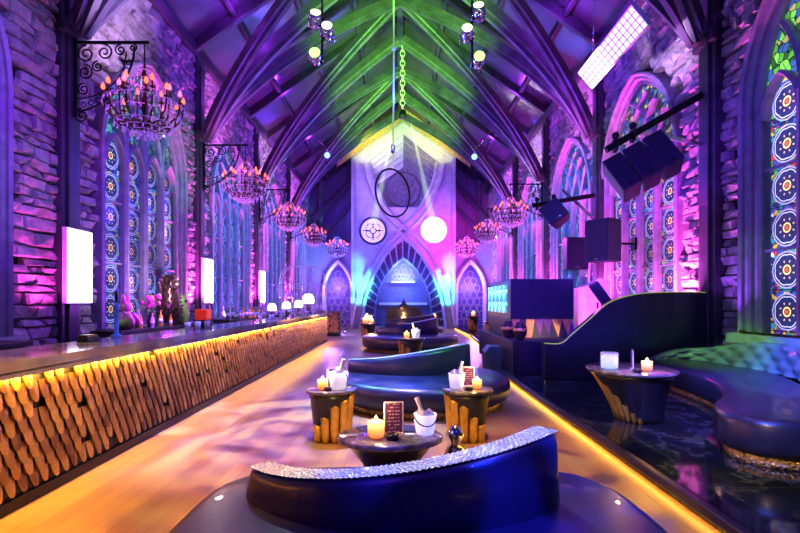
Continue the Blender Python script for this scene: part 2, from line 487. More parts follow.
# pillars, eaves beams, rafters, purlins and ribs
nb = 0
def beam(name, mb, m, bev=.02):
    o = mb.build(name, m, bevel=bev); o['kind'] = 'structure'; return o
for i in range(1, 6):
    for sgn, xi, xw in ((-1, -5.75, XL), (1, 5.55, XR)):
        y = (PILL if sgn < 0 else PIL)[i]
        mb = MB()
        a, b = sorted((xi, xw + sgn*.05))
        mb.box(a, b, y-.24, y+.24, 0, EAVE)
        c, d = sorted((xi, xi - sgn*.05))
        mb.box(c, d, y-.30, y+.30, 0, .5); mb.box(c, d, y-.13, y+.13, .5, EAVE-.5)
        mb.box(c-.03, d+.03, y-.30, y+.30, 6.15, 6.4)
        beam('pillar', mb, M['darkwood'])
for sgn, xe in ((-1, -5.9), (1, 5.7)):
    mb = MB(); mb.box(xe-.16, xe+.16, YN, YF, EAVE-.28, EAVE+.05); beam('eaves_beam', mb, M['darkwood'])
    for i in range(1, NP):
        x = sgn*6.2*i/NP
        mb = MB(); mb.bar((x, YN, roof_z(x)-.1), (x, YF, roof_z(x)-.1), .14, .2); beam('purlin_beam', mb, M['darkwood'])
mb = MB(); mb.box(-.12, .12, YN, YF, RIDGE-.4, RIDGE-.02); beam('ridge_beam', mb, M['darkwood'])
y = PIL[1]
while y < YF:
    for sgn in (-1, 1):
        mb = MB(); mb.bar((sgn*.05, y, roof_z(0)-.16), (sgn*6.05, y, roof_z(6.05)-.16), .18, .3); beam('rafter_beam', mb, M['darkwood'])
    y += hb
def rib(sgn, y0, y1, w=.26, h=.34):
    xs = -5.62 if sgn < 0 else 5.42
    P0, P1, P2 = Vector((xs, y0, 6.25)), Vector((xs*.745, y0+(y1-y0)*.26, 8.95)), Vector((sgn*.06, y1, 11.6))
    pts = [P0*(1-t)**2 + P1*2*t*(1-t) + P2*t*t for t in [k/22 for k in range(23)]]
    mb = MB(); prof = [(-.5,.5),(-.5,-.15),(-.28,-.2),(-.22,-.5),(.22,-.5),(.28,-.2),(.5,-.15),(.5,.5)]
    rings = []; n = len(prof)
    for k, p in enumerate(pts):
        tg = (pts[min(k+1,22)] - pts[max(k-1,0)]).normalized()
        side = tg.cross(Vector((0,0,1))).normalized(); up = side.cross(tg)
        if up.z < 0: up = -up
        for a, b in prof: rings.append(p + side*a*w + up*b*h)
    fs = []
    for k in range(22):
        for j in range(n): fs.append((k*n+j, k*n+(j+1)%n, (k+1)*n+(j+1)%n, (k+1)*n+j))
    fs += [tuple(range(n)), tuple(22*n+j for j in range(n))]
    mb.add(rings, fs, 0)
    return beam('vault_rib_beam', mb, M['rib'], 0)
for i in range(2, 6):
    for sgn in (-1, 1):
        y, yr = (PILL if sgn < 0 else PIL)[i], PIL[i]
        rib(sgn, y, yr, .3, .38)
        rib(sgn, y, yr-hb); rib(sgn, y, yr+hb)
for sgn in (-1, 1): rib(sgn, PIL[1], PIL[1]+hb)

# ------------------------------------------------------------------ windows
wn = 0
def window(side, yc, gm):
    global wn
    wn += 1
    root = bpy.data.objects.new('window_%d' % wn, None); C.objects.link(root); root['kind'] = 'structure'
    root.location = (XL if side < 0 else XR, yc, 0); root.rotation_euler = (0,0,-PI/2 if side < 0 else PI/2)
    mb = MB()
    path = arch_path(WHW, WZ0, WSP, WRISE, 12)
    mb.sweep2(path, [(0,-.1),(0,.20),(.045,.24),(.08,.20),(.08,.15),(.12,.13),(.145,.15),(.17,.11),(.17,.06),(.22,.05),(.25,.06),(.28,.02),(.28,-.1)])
    mb.box(-WHW-.1, WHW+.1, -.1, .34, WZ0-.16, WZ0)
    iw = 1.55
    for k in (-1, 0, 1):
        x = k*.775
        mb.add([(x-.06,-.08,WZ0),(x+.06,-.08,WZ0),(x+.06,.05,WZ0),(x+.025,.11,WZ0),(x-.025,.11,WZ0),(x-.06,.05,WZ0),
                (x-.06,-.08,4.6),(x+.06,-.08,4.6),(x+.06,.05,4.6),(x+.025,.11,4.6),(x-.025,.11,4.6),(x-.06,.05,4.6)],
               [(0,1,7,6),(1,2,8,7),(2,3,9,8),(3,4,10,9),(4,5,11,10),(5,0,6,11)])
    bp = [(-.035,-.08),(-.035,.06),(0,.10),(.035,.06),(.035,-.08)]
    for k in range(4):
        xc = -iw + .3875 + k*.775
        h = arch_half(.35, .62, 7)
        pth = [(xc+x, 4.4+z) for x, z in h] + [(xc-x, 4.4+z) for x, z in h[-2::-1]]
        mb.sweep2(pth, bp)
    # flowing bars above the lights, carried on from the mullions
    Rr = (iw*iw + 2.0*2.0)/(2*iw)
    for k in (-1, 0, 1):
        xm = k*.775
        for d in (-1, 1):
            pth = []
            for i in range(15):
                a = i/14*1.2
                x = xm + d*(Rr - Rr*math.cos(a)); z = 4.6 + Rr*math.sin(a)
                if z > arch_top(x, iw+.03, 4.65, 2.02): break
                pth.append((x, z))
            if len(pth) > 2: mb.sweep2(pth, [(-.045,-.08),(-.045,.05),(0,.1),(.045,.05),(.045,-.08)])
    for z in (2.34, 3.62): mb.box(-iw, iw, -.05, 0, z-.02, z+.02)
    mb.build('window_frame', M['frame'], root)
    p = arch_path(iw+.05, WZ0, 4.65, 2.08, 12)
    g = MB().add([(x, -.05, z) for x, z in p], [tuple(range(len(p)-1,-1,-1))])
    g.build('stained_glass', gm, root)
for side in (-1, 1):
    for k, yc in enumerate(WIN[side]):
        window(side, yc, M['glass_near'] if k == 0 and side > 0 else M['glass_left'] if side < 0 and k < 2 else M['glass_right'] if k == 1 else M['glass_far'])

# ------------------------------------------------------------------ the gabled tower at the far end
TY, TX = 28.0, .2
K = TY/F
tw = bpy.data.objects.new('wall_center', None); C.objects.link(tw); tw['kind'] = 'structure'; tw.location = (TX, TY, 0); tw.rotation_euler = (0,0,PI)
# local: x mirrored (turned half round), y towards the camera
HW, SH, TOP = 3.0, 9.95, 12.05
AW, ASP, ARI = 2.33, .9, 4.2
def gab(x): return TOP - (TOP-SH)*abs(x)/HW
PENT = [(-.95,7.05),(.95,7.05),(2.1,9.65),(0,11.35),(-2.1,9.65)]
def pent_iv(x):
    a = abs(x)
    if a >= 2.1: return None
    top = 11.35 - (11.35-9.65)*a/2.1
    bot = 7.05 if a <= .95 else 7.05 + (9.65-7.05)*(a-.95)/1.15
    return bot, top
xs = sorted(set([-HW, HW, -2.1, 2.1, -.95, .95, 0, -AW, AW] + [HW*math.sin(PI/2*k/14) for k in range(-14, 15)]))
mb = MB()
for xa, xb in zip(xs, xs[1:]):
    xm = (xa+xb)/2
    za = [arch_top(x, AW, ASP, ARI) if abs(xm) < AW else 0 for x in (xa, xb)]
    za = [max(0, z) if abs(xm) < AW else 0 for z in za]
    za = [ASP if abs(xm) < AW and z == 0 else z for z in za]
    iv = pent_iv(xm)
    if iv:
        ia = pent_iv(xa*.9999999) or (9.65, 9.65); ib = pent_iv(xb*.9999999) or (9.65, 9.65)
        segs = [(za[0], za[1], ia[0], ib[0]), (ia[1], ib[1], gab(xa), gab(xb))]
    else: segs = [(za[0], za[1], gab(xa), gab(xb))]
    for a, b, c, d in segs:
        mb.add([(xa,0,a),(xb,0,b),(xb,0,d),(xa,0,c)], [(0,1,2,3)])
mb.add([(-HW,0,0),(-HW,-2.9,0),(-HW,-2.9,SH),(-HW,0,SH)], [(0,1,2,3)])
mb.add([(HW,0,0),(HW,-2.9,0),(HW,-2.9,SH),(HW,0,SH)], [(0,1,2,3)])
for s_ in (-1, 1): mb.add([(0,0,TOP),(s_*HW,0,SH),(s_*HW,-2.9,SH),(0,-2.9,TOP)], [(0,1,2,3)])
# stepped gabled recess
steps = []
for k in range(6):
    f = k/5
    steps.append(([(-.95+.03*f,7.05+.04*f),(.95-.03*f,7.05+.04*f),(2.1-.5*f,9.65-1.15*f),(0,11.35-1.75*f),(-2.1+.5*f,9.65-1.15*f)], -.14*k))
for (o1, d1), (o2, d2) in zip(steps, steps[1:]):
    for i in range(5):
        j = (i+1) % 5
        mb.add([(o1[i][0],d1,o1[i][1]),(o1[j][0],d1,o1[j][1]),(o1[j][0],d2,o1[j][1]),(o1[i][0],d2,o1[i][1])], [(0,1,2,3)])
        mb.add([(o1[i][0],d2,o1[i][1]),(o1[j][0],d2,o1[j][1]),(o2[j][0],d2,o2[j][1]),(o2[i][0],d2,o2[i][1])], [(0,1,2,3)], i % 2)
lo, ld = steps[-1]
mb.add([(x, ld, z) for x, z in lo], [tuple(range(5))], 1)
mb.build('gabled_face', [M['tower'], M['niche']], tw)
# moulded arcs crossing the face
arcpx = [(366,164),(368,178),(373,192),(382,209),(392,221),(403,231),(413,240),(424,252),(436,272),(445,296),(450,329)]
for s_ in (-1, 1):
    pth = [(s_*(px-403)*K, EYE-(py-HY)*K) for px, py in arcpx]
    MB().sweep2(pth, [(-.34,-.02),(-.34,.12),(-.2,.3),(-.08,.14),(.08,.14),(.2,.3),(.34,.12),(.34,-.02)]).build('face_moulding', M['tower'], tw)
pth = [(-HW+.08,0),(-HW+.08,SH-.05),(0,TOP-.12),(HW-.08,SH-.05),(HW-.08,0)]
MB().sweep2(pth, [(-.12,-.05),(-.12,.12),(.02,.16),(.12,.1),(.12,-.05)]).build('face_border', M['tower'], tw)
# rosette
mb = MB()
mb.lathe([(1.05,0),(1.05,.06),(.95,.1),(.86,.06),(.8,.05),(.2,.03),(.0001,.08)], 36)
for k in range(8):
    a = 2*PI*k/8
    mb.tube([(.5*math.cos(a)+.19*math.cos(b), .5*math.sin(a)+.19*math.sin(b), .07) for b in [2*PI*q/14 for q in range(14)]], .035, 6, closed=True)
    mb.bar((.18*math.cos(a+.39), .18*math.sin(a+.39), .06), (.8*math.cos(a+.39), .8*math.sin(a+.39), .06), .05, .05)
mb.build('rosette', plain('carved_rosette', (.12,.09,.16), .45, var=.3, bump=.3), tw, loc=(0,ld+.02,8.24), rot=(-PI/2,0,0))
# voussoir arch ring, alternating dark and pale
outer = arch_path(AW, 0, ASP, ARI, 11); inner = arch_path(1.72, 0, ASP-.05, 3.35, 11)
def dens(p, m):
    L = [0]
    for a, b in zip(p, p[1:]): L.append(L[-1] + math.dist(a, b))
    out = []
    for k in range(m+1):
        d = L[-1]*k/m; i = max(j for j in range(len(L)) if L[j] <= d+1e-9); i = min(i, len(p)-2)
        f = (d-L[i])/(L[i+1]-L[i]); out.append((p[i][0]+(p[i+1][0]-p[i][0])*f, p[i][1]+(p[i+1][1]-p[i][1])*f))
    return out
NV = 96
od, idn = dens(outer, NV), dens(inner, NV)
mb = MB()
for k in range(NV):
    mi = 0 if k % 4 == 0 else 1; pr = .08 if mi else 0
    a, b, c, d = od[k], od[k+1], idn[k+1], idn[k]
    mb.hexa([(a[0],.0+pr,a[1]),(b[0],.0+pr,b[1]),(c[0],-.5+pr,c[1]),(d[0],-.5+pr,d[1]),(a[0],-.6,a[1]),(b[0],-.6,b[1]),(c[0],-.9,c[1]),(d[0],-.9,d[1])], mi)
mb.build('voussoir_trim', [M['tower'], plain('dark_voussoir', (.06,.045,.10), .4, var=.3)], tw)
mb = MB()
p = inner
for a, b in zip(p, p[1:]): mb.add([(a[0],-.5,a[1]),(b[0],-.5,b[1]),(b[0],-2.5,b[1]),(a[0],-2.5,a[1])], [(0,1,2,3)])
mb.add([(x,-2.5,z) for x, z in p], [tuple(range(len(p)))])
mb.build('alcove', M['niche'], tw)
mb = MB(); mb.box(-1.5, 1.5, -2.4, -2.0, 1.35, 1.5); mb.box(-.75,.75,-2.45,-2.25,2.75,2.86)
mb.build('alcove_ledge', M['white'], tw)
mb = MB()
for k in range(-3, 4):
    for j in range(3):
        zc = 3.05 + .3*j; xc = k*.26 + (.13 if j % 2 else 0)
        if zc+.1 < arch_top(xc, 1.3, ASP, 3.0): mb.tube([(xc+.14*math.cos(u), -.85, zc+.15*math.sin(u)) for u in [2*PI*q/10 for q in range(10)]], .03, 5, closed=True)
mb.build('alcove_lattice', M['white'], tw)
# projected light images, modelled as solid rimmed roundels
def ringmb(r, w, d):
    return MB().lathe([(r-w,0),(r-w,d),(r-w*.5,d*1.5),(r,d),(r,0)], 40)
o = thing('projected_roundel', 'projected pale round image with a dark compass cross, left of the rosette', 'projected light', (TX-1.77, TY-.02, 5.68))
ringmb(.82,.12,.07).build('rim', M['darkwood'], o, rot=(PI/2,0,0))
MB().lathe([(.72,0),(.72,.03),(.0001,.03)], 36).build('disc', plain('projected_pale_disc', (.8,.75,.85), .5, emit=(.9,.7,1), es=.55), o, rot=(PI/2,0,0))  # projected compass image, its light put into a glowing disc
mb = MB()
for k in range(4):
    a = PI/2*k; ca, sa = math.cos(a), math.sin(a)
    q = lambda r, w: (r*ca - w*sa, r*sa + w*ca, .035)
    mb.ext([q(.16,-.05), q(.52,-.025), q(.64,0), q(.52,.025), q(.16,.05)], (0,0,.03))
    b = a + PI/4
    mb.tube([(.46*math.cos(b+u), .46*math.sin(b+u), .05) for u in [-.45+.1*i for i in range(10)]], .022, 6)
    mb.ext([(.36*ca-.12*sa,.36*sa+.12*ca,.035),(.40*ca-.12*sa,.40*sa+.12*ca,.035),(.40*ca+.12*sa,.40*sa-.12*ca,.035),(.36*ca+.12*sa,.36*sa-.12*ca,.035)],(0,0,.02))
mb.tube([(.17*math.cos(u), .17*math.sin(u), .05) for u in [2*PI*i/16 for i in range(16)]], .03, 6, closed=True)
mb.build('compass_cross', M['darkwood'], o, rot=(PI/2,0,0))  # dark part of the projected image, raised as a solid cross
o = thing('projected_roundel', 'projected white sun disc, right of the rosette', 'round light', (TX+1.77, TY-.02, 5.72))
ringmb(.84,.12,.07).build('rim', M['white'], o, rot=(PI/2,0,0))
MB().lathe([(.73,0),(.73,.04),(.0001,.08)], 36).build('lens', M['sun_disc'], o, rot=(PI/2,0,0))  # projected sun put in as a glowing disc, no real lens here
# gold mosaic border over the gable
mb = MB()
for s_ in (-1, 1):
    mb.add([(s_*0,.02,TOP+.05),(s_*(HW+.9),.02,gab(HW+.9)+.05),(s_*(HW+.9),.02,gab(HW+.9)+.75),(0,.02,TOP+.8)], [(0,1,2,3) if s_ < 0 else (3,2,1,0)])
mb.build('mosaic_border', M['goldmosaic'], tw)

# lattice doors beside the tower
def lattice_door(n, xc):
    o = bpy.data.objects.new('door_%d' % n, None); C.objects.link(o); o['kind'] = 'structure'
    o.location = (xc, 29.6, 0); o.rotation_euler = (0,0,PI)
    pth = arch_path(.98, 0, 2.2, 1.95, 9)
    MB().sweep2(pth, [(0,-.2),(0,.15),(.08,.2),(.14,.12),(.2,.1),(.22,-.1)]).build('door_frame', M['tower'], o)
    ins = arch_path(.78, 0, 2.2, 1.6, 9)
    MB().add([(x,-.12,z) for x, z in ins], [tuple(range(len(ins)))]).build('door_panel', plain('blue_glow_panel', (.03,.03,.12), .4, emit=(.10,.03,.5), es=.25), o)  # panel has a faint blue emission of its own
    mb = MB()
    for i in range(4):
        for j in range(9):
            x, z = -.6+.4*i + (.2 if j % 2 else 0), .3+j*.42
            if z+.1 < arch_top(x, .74, 2.2, 1.5):
                mb.tube([(x+.19*math.cos(u), -.06, z+.2*math.sin(u)) for u in [2*PI*k/10 for k in range(10)]], .028, 5, closed=True)
    mb.build('door_lattice', M['frame'], o)
    return o
for sgn in (-1, 1):
    for za, zb in ((9.3, 6.3), (7.9, 4.9)):
        mb = MB(); mb.bar((TX+sgn*3.0, 30.2, za), (sgn*5.8, 30.2, zb), .2, .3); beam('brace_beam', mb, M['darkwood'])
    for x in (3.25, 5.0):
        mb = MB(); mb.box(TX*0+sgn*x-.14, sgn*x+.14, 30.4, 30.7, 5.2, roof_z(x)-.2); beam('post_beam', mb, M['rib'])
lattice_door(1, -3.82); lattice_door(2, 4.35)
mb = MB()
mb.box(XL, TX-3.15, 29.75, 29.9, 0, 5.2); mb.box(TX+3.15, XR, 29.75, 29.9, 0, 5.2)
tag(mb.build('wall_back', plain('back_partition', (.22,.19,.28), .6, var=.15)), kind='structure')

# ------------------------------------------------------------------ bar with gold scale front
def scale_panel(mb, p0, du, L, z0, z1, nrm, mi=0):
    """overlapping tongues hung on a panel that runs from p0 along du"""
    p0, du, nrm = Vector(p0), Vector(du), Vector(nrm)
    pw, ph, tl, w = .113, .108, .158, .104
    rows = int((z1-z0)/ph)+1
    shape = [(-w/2, 0), (w/2, 0), (w*.41, -tl*.55), (w*.31, -tl*.82), (w*.17, -tl*.96), (0, -tl), (-w*.17, -tl*.96), (-w*.31, -tl*.82), (-w*.41, -tl*.55)]
    for r_ in range(rows):
        zt = z1 - r_*ph + .03
        n = int(L/pw)
        for k in range(n):
            u = (k+.5)*pw + (pw/2 if r_ % 2 else 0)
            if u > L-.05: continue
            if zt - tl < z0-.03: continue
            if R.random() < .05: continue
            tilt = R.uniform(.020,.034); tw_ = R.uniform(-.006,.006)
            def pt(a, b, th):
                off = .012 + tilt*(-b/tl) + tw_*a/w*(-b/tl) + .005*math.cos(a/w*PI)*(.3-b/tl) + th
                q = p0 + du*(u+a) + nrm*off; return (q.x, q.y, zt+b)
            fr = [pt(a, b, .013) for a, b in shape] + [pt(0, 0, .015), pt(0, -tl*.55, .017)]
            bk = [pt(a, b, 0) for a, b in shape]
            S = len(shape)
            fs = [(0, S, S+1, 8), (S, 1, 2, S+1)] + [(S+1, i, i+1) for i in range(2, 8)]
            fs += [(i, S+2+i, S+2+(i+1)%S, (i+1)%S) for i in range(S)]
            mb.add(fr+bk, fs, mi, False)
BX, BY0, BY1 = -2.85, 1.2, 18.6
bar = thing('bar_counter', 'long bar counter with gold scale front and glossy marble top along left wall', 'bar counter', (BX, BY0, 0))
L = BY1-BY0
MB().box(-.5, 0, 0, L, .0, 1.02).build('counter_body', M['black'], bar)
MB().box(-.62, .10, -.05, L+.06, 1.02, 1.11).box(.075, .10, -.05, L+.06, .985, 1.03).build('worktop', M['marble'], bar)
mb = MB(); scale_panel(mb, (0,0,0), (0,1,0), L, .10, 1.0, (1,0,0)); mb.build('scale_tile_cladding', M['scale'], bar)
MB().box(.0, .035, 0, L, 0, .09).build('kick_plate', M['blackmetal'], bar)
MB().box(.05, .07, 0, L, 1.006, 1.019).build('under_counter_led', M['barled'], bar)
ret = thing('bar_counter', 'short gold scale counter standing past the far end of the long bar', 'bar counter', (-4.7, 21.4, 0))
MB().box(0, 2.0, 0, .6, 0, 1.06).build('counter_body', M['black'], ret)
MB().box(-.05, 2.06, -.08, .65, 1.06, 1.14).build('worktop', M['marble'], ret, bevel=.01)
mb = MB(); scale_panel(mb, (0,0,0), (1,0,0), 2.0, .1, 1.04, (0,-1,0)); mb.build('scale_tile_cladding', M['scale'], ret)

# back counters below the left windows
bc_labels = ['dark back counter in the near left window bay, cut by picture edge',
             'dark back counter under the left window with the pinecone ornament',
             'dark back counter below the second blue window behind the bar',
             'dark back counter below the third blue window behind the bar']
for (y0, y1), lb in zip([(2.6, 6.6), (8.75, 12.1), (14.3, 18.6), (19.8, 23.6)], bc_labels):
    o = thing('back_counter', lb, 'counter', (-5.5, y0, 0), group='back counters below the left windows')
    MB().box(-.1, .38, 0, y1-y0, 0, .93).build('cabinet', plain('violet_lit_panel', (.10,.08,.16), .4), o, bevel=.01)  # violet light on the cabinet front is put into its colour
    MB().box(-.13, .44, -.03, y1-y0+.03, .93, 1.0).build('worktop', M['black'], o, bevel=.008)

# bottles and things on the back counters
def make_bottle(mat_, label, group, h=.3):
    o = thing('bottle', label, 'bottle', group=group)
    r = h*.13
    MB().lathe([(r*.9,0),(r,.01),(r,h*.58),(r*.75,h*.68),(r*.36,h*.76),(r*.34,h*.93),(.0001,h*.93)], 12).build('bottle_body', mat_, o)
    MB().lathe([(r*.42,h*.92),(r*.42,h),(.0001,h)], 10).build('cap', M['gold'], o)
    MB().lathe([(r*1.02,h*.2),(r*1.02,h*.48)], 12).build('paper_band', M['white'], o)
    return o
def spread_copies(proto, spots, rz=True):
    first = True
    for (x, y, z, s_) in spots:
        if first: proto.location = (x,y,z); proto.scale = (s_,)*3; first = False
        else:
            dup(proto, (x,y,z), R.uniform(0,6) if rz else None, scale=s_)
kinds = [('amber', 'small amber liquor bottle on the counter behind the bar', 'amber bottles behind the bar'),
         ('green_glass', 'small green bottle on the counter behind the bar', 'green bottles behind the bar'),
         ('blue_glass', 'small blue bottle on the counter behind the bar', 'blue bottles behind the bar'),
         ('pale_glass', 'small pale clear bottle on the counter behind the bar', 'pale bottles behind the bar')]
slots = []
for y0, y1, n in ((9.5, 10.0, 4), (10.35, 10.65, 3), (14.6, 18.3, 26), (20.0, 23.2, 20)):
    for k in range(n):
        slots.append((-5.4 + .17*(k % 3), y0 + (y1-y0)*(k+.5)/n, 1.0, R.uniform(.85, 1.35)))
R.shuffle(slots)
for i, (mk, lb, gp) in enumerate(kinds):
    p = make_bottle(M[mk], lb, gp); index_children(p)
    spread_copies(p, slots[i::4])

# pinecone ornament
def bumpy(mb, prof, rows, n, c, mi=0):
    for i in range(rows):
        f = (i+.5)/rows
        z = prof[0][1] + (prof[-1][1]-prof[0][1])*f
        r = next(a[0]+(b[0]-a[0])*(z-a[1])/(b[1]-a[1]) for a, b in zip(prof, prof[1:]) if a[1] <= z <= b[1])
        for k in range(n):
            a = 2*PI*(k + .5*(i % 2))/n
            q = Vector((r*math.cos(a), r*math.sin(a), z)); w = 2.6*r/n
            o_ = Vector((math.cos(a), math.sin(a), .55)).normalized(); sd = Vector((-math.sin(a), math.cos(a), 0)); dn = Vector((0,0,-1))
            mb.add([q+sd*w*.5+Vector((0,0,.02)), q-sd*w*.5+Vector((0,0,.02)), q-sd*w*.35-Vector((0,0,.06)), q+sd*w*.35-Vector((0,0,.06)), q+o_*.07], [(0,1,4),(1,2,4),(2,3,4),(3,0,4)], mi)
o = thing('pinecone_ornament', 'tall gold pinecone ornament with a hollow top on the back counter', 'ornament', (-5.3, 11.0, 1.06))
pf = [(.14,.0),(.24,.2),(.27,.4),(.2,.6),(.15,.7),(.19,.85),(.15,1.0),(.06,1.1)]
mb = MB(); mb.lathe([(r*.92, z) for r, z in pf], 18); bumpy(mb, pf, 13, 14, None); mb.build('cone_scale', M['bronze'], o)
MB().lathe([(.06,.03),(.075,.05),(.10,.06),(.12,.03),(.10,0),(.06,0),(.05,.02),(.0001,.02)], 18).build('hollow_ring', M['bronze'], o, loc=(.16,-.1,.88), rot=(PI/2,0,.9))
o = thing('pink_figurine', 'pink and green seated animal figurine at the window corner behind the bar', 'figurine', (-5.3, 9.25, 1.0))
mb = MB(); mb.lathe([(.1,0),(.15,.05),(.16,.18),(.11,.3),(.07,.36)], 16); mb.ball((.03,-.02,.44), .11, 14)
mb.tube([(.03,.04,.52),(.02,.06,.62),(.0,.08,.7)], [.035,.04,.01], 8); mb.tube([(.03,-.08,.52),(.03,-.11,.62),(.02,-.14,.69)], [.035,.04,.01], 8)
mb.tube([(.1,.08,.3),(.2,.1,.18),(.18,.12,.05)], [.05,.045,.05], 8); mb.tube([(.1,-.08,.3),(.2,-.1,.18),(.18,-.12,.05)], [.05,.045,.05], 8)
mb.build('body', M['pink'], o)
MB().lathe([(.17,.05),(.175,.12),(.165,.2)], 16).build('sash', M['limegreen'], o)
o = thing('green_figurine', 'lime green owl-like figurine right of the pinecone ornament', 'figurine', (-5.3, 11.65, 1.0))
mb = MB(); mb.lathe([(.1,0),(.16,.06),(.18,.25),(.13,.42),(.15,.5),(.13,.62),(.03,.7)], 16)
mb.tube([(.02,.08,.62),(.02,.1,.74)], [.05,.008], 8); mb.tube([(.02,-.08,.62),(.02,-.1,.74)], [.05,.008], 8)
mb.build('body', M['limegreen'], o)
mb = MB(); mb.ball((.12,.06,.55), .035, 8); mb.ball((.12,-.06,.55), .035, 8); mb.build('eye', M['black'], o)
o = thing('flower_vase', 'dark vase of red and dark flowers between figurine and pinecone', 'vase', (-5.25, 10.15, 1.0))
MB().lathe([(.07,0),(.1,.1),(.08,.22),(.05,.28),(.07,.32)], 16).build('vase_body', M['black'], o)
mb = MB()
for k in range(14):
    a = R.uniform(0,6.3); rr = R.uniform(.02,.16); mb.tube([(0,0,.28),(rr*.5*math.cos(a),rr*.5*math.sin(a),.4),(rr*math.cos(a),rr*math.sin(a),R.uniform(.42,.62))], .006, 5)
mb.build('stem', M['leaf'], o)
mb = MB()
for k in range(16):
    a = R.uniform(0,6.3); rr = R.uniform(.02,.2); mb.ball((rr*math.cos(a), rr*math.sin(a), R.uniform(.42,.66)), R.uniform(.035,.06), 8)
mb.tube([(0,0,.4),(0,0,.66)], .05, 6); mb.build('petal_bunch_foliage', M['petal'], o)

# things on the bar top
ZB = 1.112
def on_bar(px, y, x=None): return ((px-HX)*y/F if x is None else x, y, ZB)
o = thing('napkin_caddy', 'black caddy on near end of the bar top', 'caddy', (-3.28, 5.05, ZB))
MB().box(-.06,.06,-.1,.1,0,.05).build('tray', M['black'], o, bevel=.006)
MB().box(-.045,.045,-.085,.085,.05,.075).build('napkin', M['bronze'], o)
o = thing('beer_tap', 'slim blue-lit chrome tap column standing on the bar top', 'tap', (-3.38, 5.72, ZB))
MB().lathe([(.06,0),(.06,.02),(.025,.05),(.025,.34),(.035,.36),(.03,.40),(.0001,.42)], 14).build('column', M['blue_glass'], o)  # blue light on the column put in as glowing blue glass
MB().tube([(0,0,.3),(.06,0,.31),(.1,0,.27),(.1,0,.22)], .012, 8).build('spout', M['chrome'], o)
MB().lathe([(.012,.4),(.02,.46),(.016,.54),(.0001,.55)], 10).build('handle', M['black'], o)
o = thing('napkin_holder', 'red topped holder on a black block on the bar', 'holder', (-3.3, 8.05, ZB))
MB().box(-.11,.11,-.13,.13,0,.12).build('base', M['black'], o, bevel=.01)
MB().box(-.1,.1,-.12,.12,.12,.3).build('red_block', M['redbox'], o, bevel=.02)
t0 = thing('tumbler', 'clear tumbler standing in the row on the bar top', 'glass', group='tumblers on the bar top')
MB().lathe([(.032,0),(.04,.11),(.036,.11),(.029,.012),(.0001,.012)], 14).build('glass_body', M['pale_glass'], t0)
MB().lathe([(.028,.014),(.033,.06),(.0001,.06)], 12).build('drink', M['blue_glass'], t0)
index_children(t0)
spread_copies(t0, [(-3.14+.08*(k%2), 7.1+.17*k if k < 4 else 8.6+.55*k, ZB, 1.1) for k in range(17)])
lamp_labels = ['small glowing white lamp on the bar, nearest of four lamps', 'round glowing white lamp on the bar, second of four lamps',
               'white lamp with pleated shade on the bar, third of four lamps', 'tallest glowing white lamp with figure base at far end of the bar']
for (y, s_), lb in zip(((12.6,.8),(14.2,.9),(15.9,1.0),(17.6,1.5)), lamp_labels):
    o = thing('table_lamp', lb, 'lamp', (-3.36, y, ZB), group='lamps on the bar'); o.scale = (s_,)*3
    MB().lathe([(.09,0),(.09,.02),(.03,.05),(.045,.12),(.02,.2),(.02,.26)], 14).build('lamp_base', M['bronze'], o)
    MB().lathe([(.13,.24),(.15,.3),(.12,.42),(.08,.47),(.0001,.48)], 18).build('lamp_shade', M['lightbox'], o)
# arched wire rack
o = thing('arched_rack', 'tall arched wire bottle rack standing past the far end of the bar', 'rack', (-3.9, 19.3, 0))
mb = MB()
for y in (-.2, .2):
    pts = [(-.92,y,0),(-.92,y,2.25)] + [(-.42-.5*math.cos(PI/2*k/6), y, 2.25+.7*math.sin(PI/2*k/6)) for k in range(1,7)] + [(.42+.5*math.sin(PI/2*k/6), y, 2.25+.7*math.cos(PI/2*k/6)) for k in range(7)] + [(.92,y,0)]
    mb.tube(pts, .02, 6)
    for x in (-.3,.3): mb.tube([(x,y,0),(x,y,2.95)], .013, 6)
    mb.tube([(-.92,y,2.25),(.92,y,2.25)], .013, 6)
for x in (-.92,-.3,.3,.92): mb.tube([(x,-.2,2.25),(x,.2,2.25)], .013, 6)
mb.build('wire_frame', M['white'], o)
for z in (1.2, 1.7, 2.2): MB().box(-.92,.92,-.2,.2,z,z+.025).build('shelf', M['glass'], o)
rb = make_bottle(M['pale_glass'], 'bottle standing on a shelf of the arched wire rack', 'bottles on the arched rack'); index_children(rb)
spread_copies(rb, [(-4.62+.16*k, 19.25, z+.026, 1.1) for z in (1.2,1.7) for k in range(10)])

# ------------------------------------------------------------------ light boxes on the pillars
LBX = -5.62
lb_lab = ['tall white light box on the near left pillar above the bar', 'tall white light box on the second left pillar beyond the first window', 'slim white light box on the third left pillar, farthest lit one']
for y, lb in zip((8.4, 14.05, 19.6), lb_lab):
    o = thing('wall_lamp_box', lb, 'light box', (-5.62, y, 1.5))
    MB().box(-.06,.02,-.34,.34,0,1.3).build('box_frame', M['white'], o, bevel=.008)
    MB().box(.021,.03,-.32,.32,.02,1.28).build('light_panel', M['lightbox'], o)

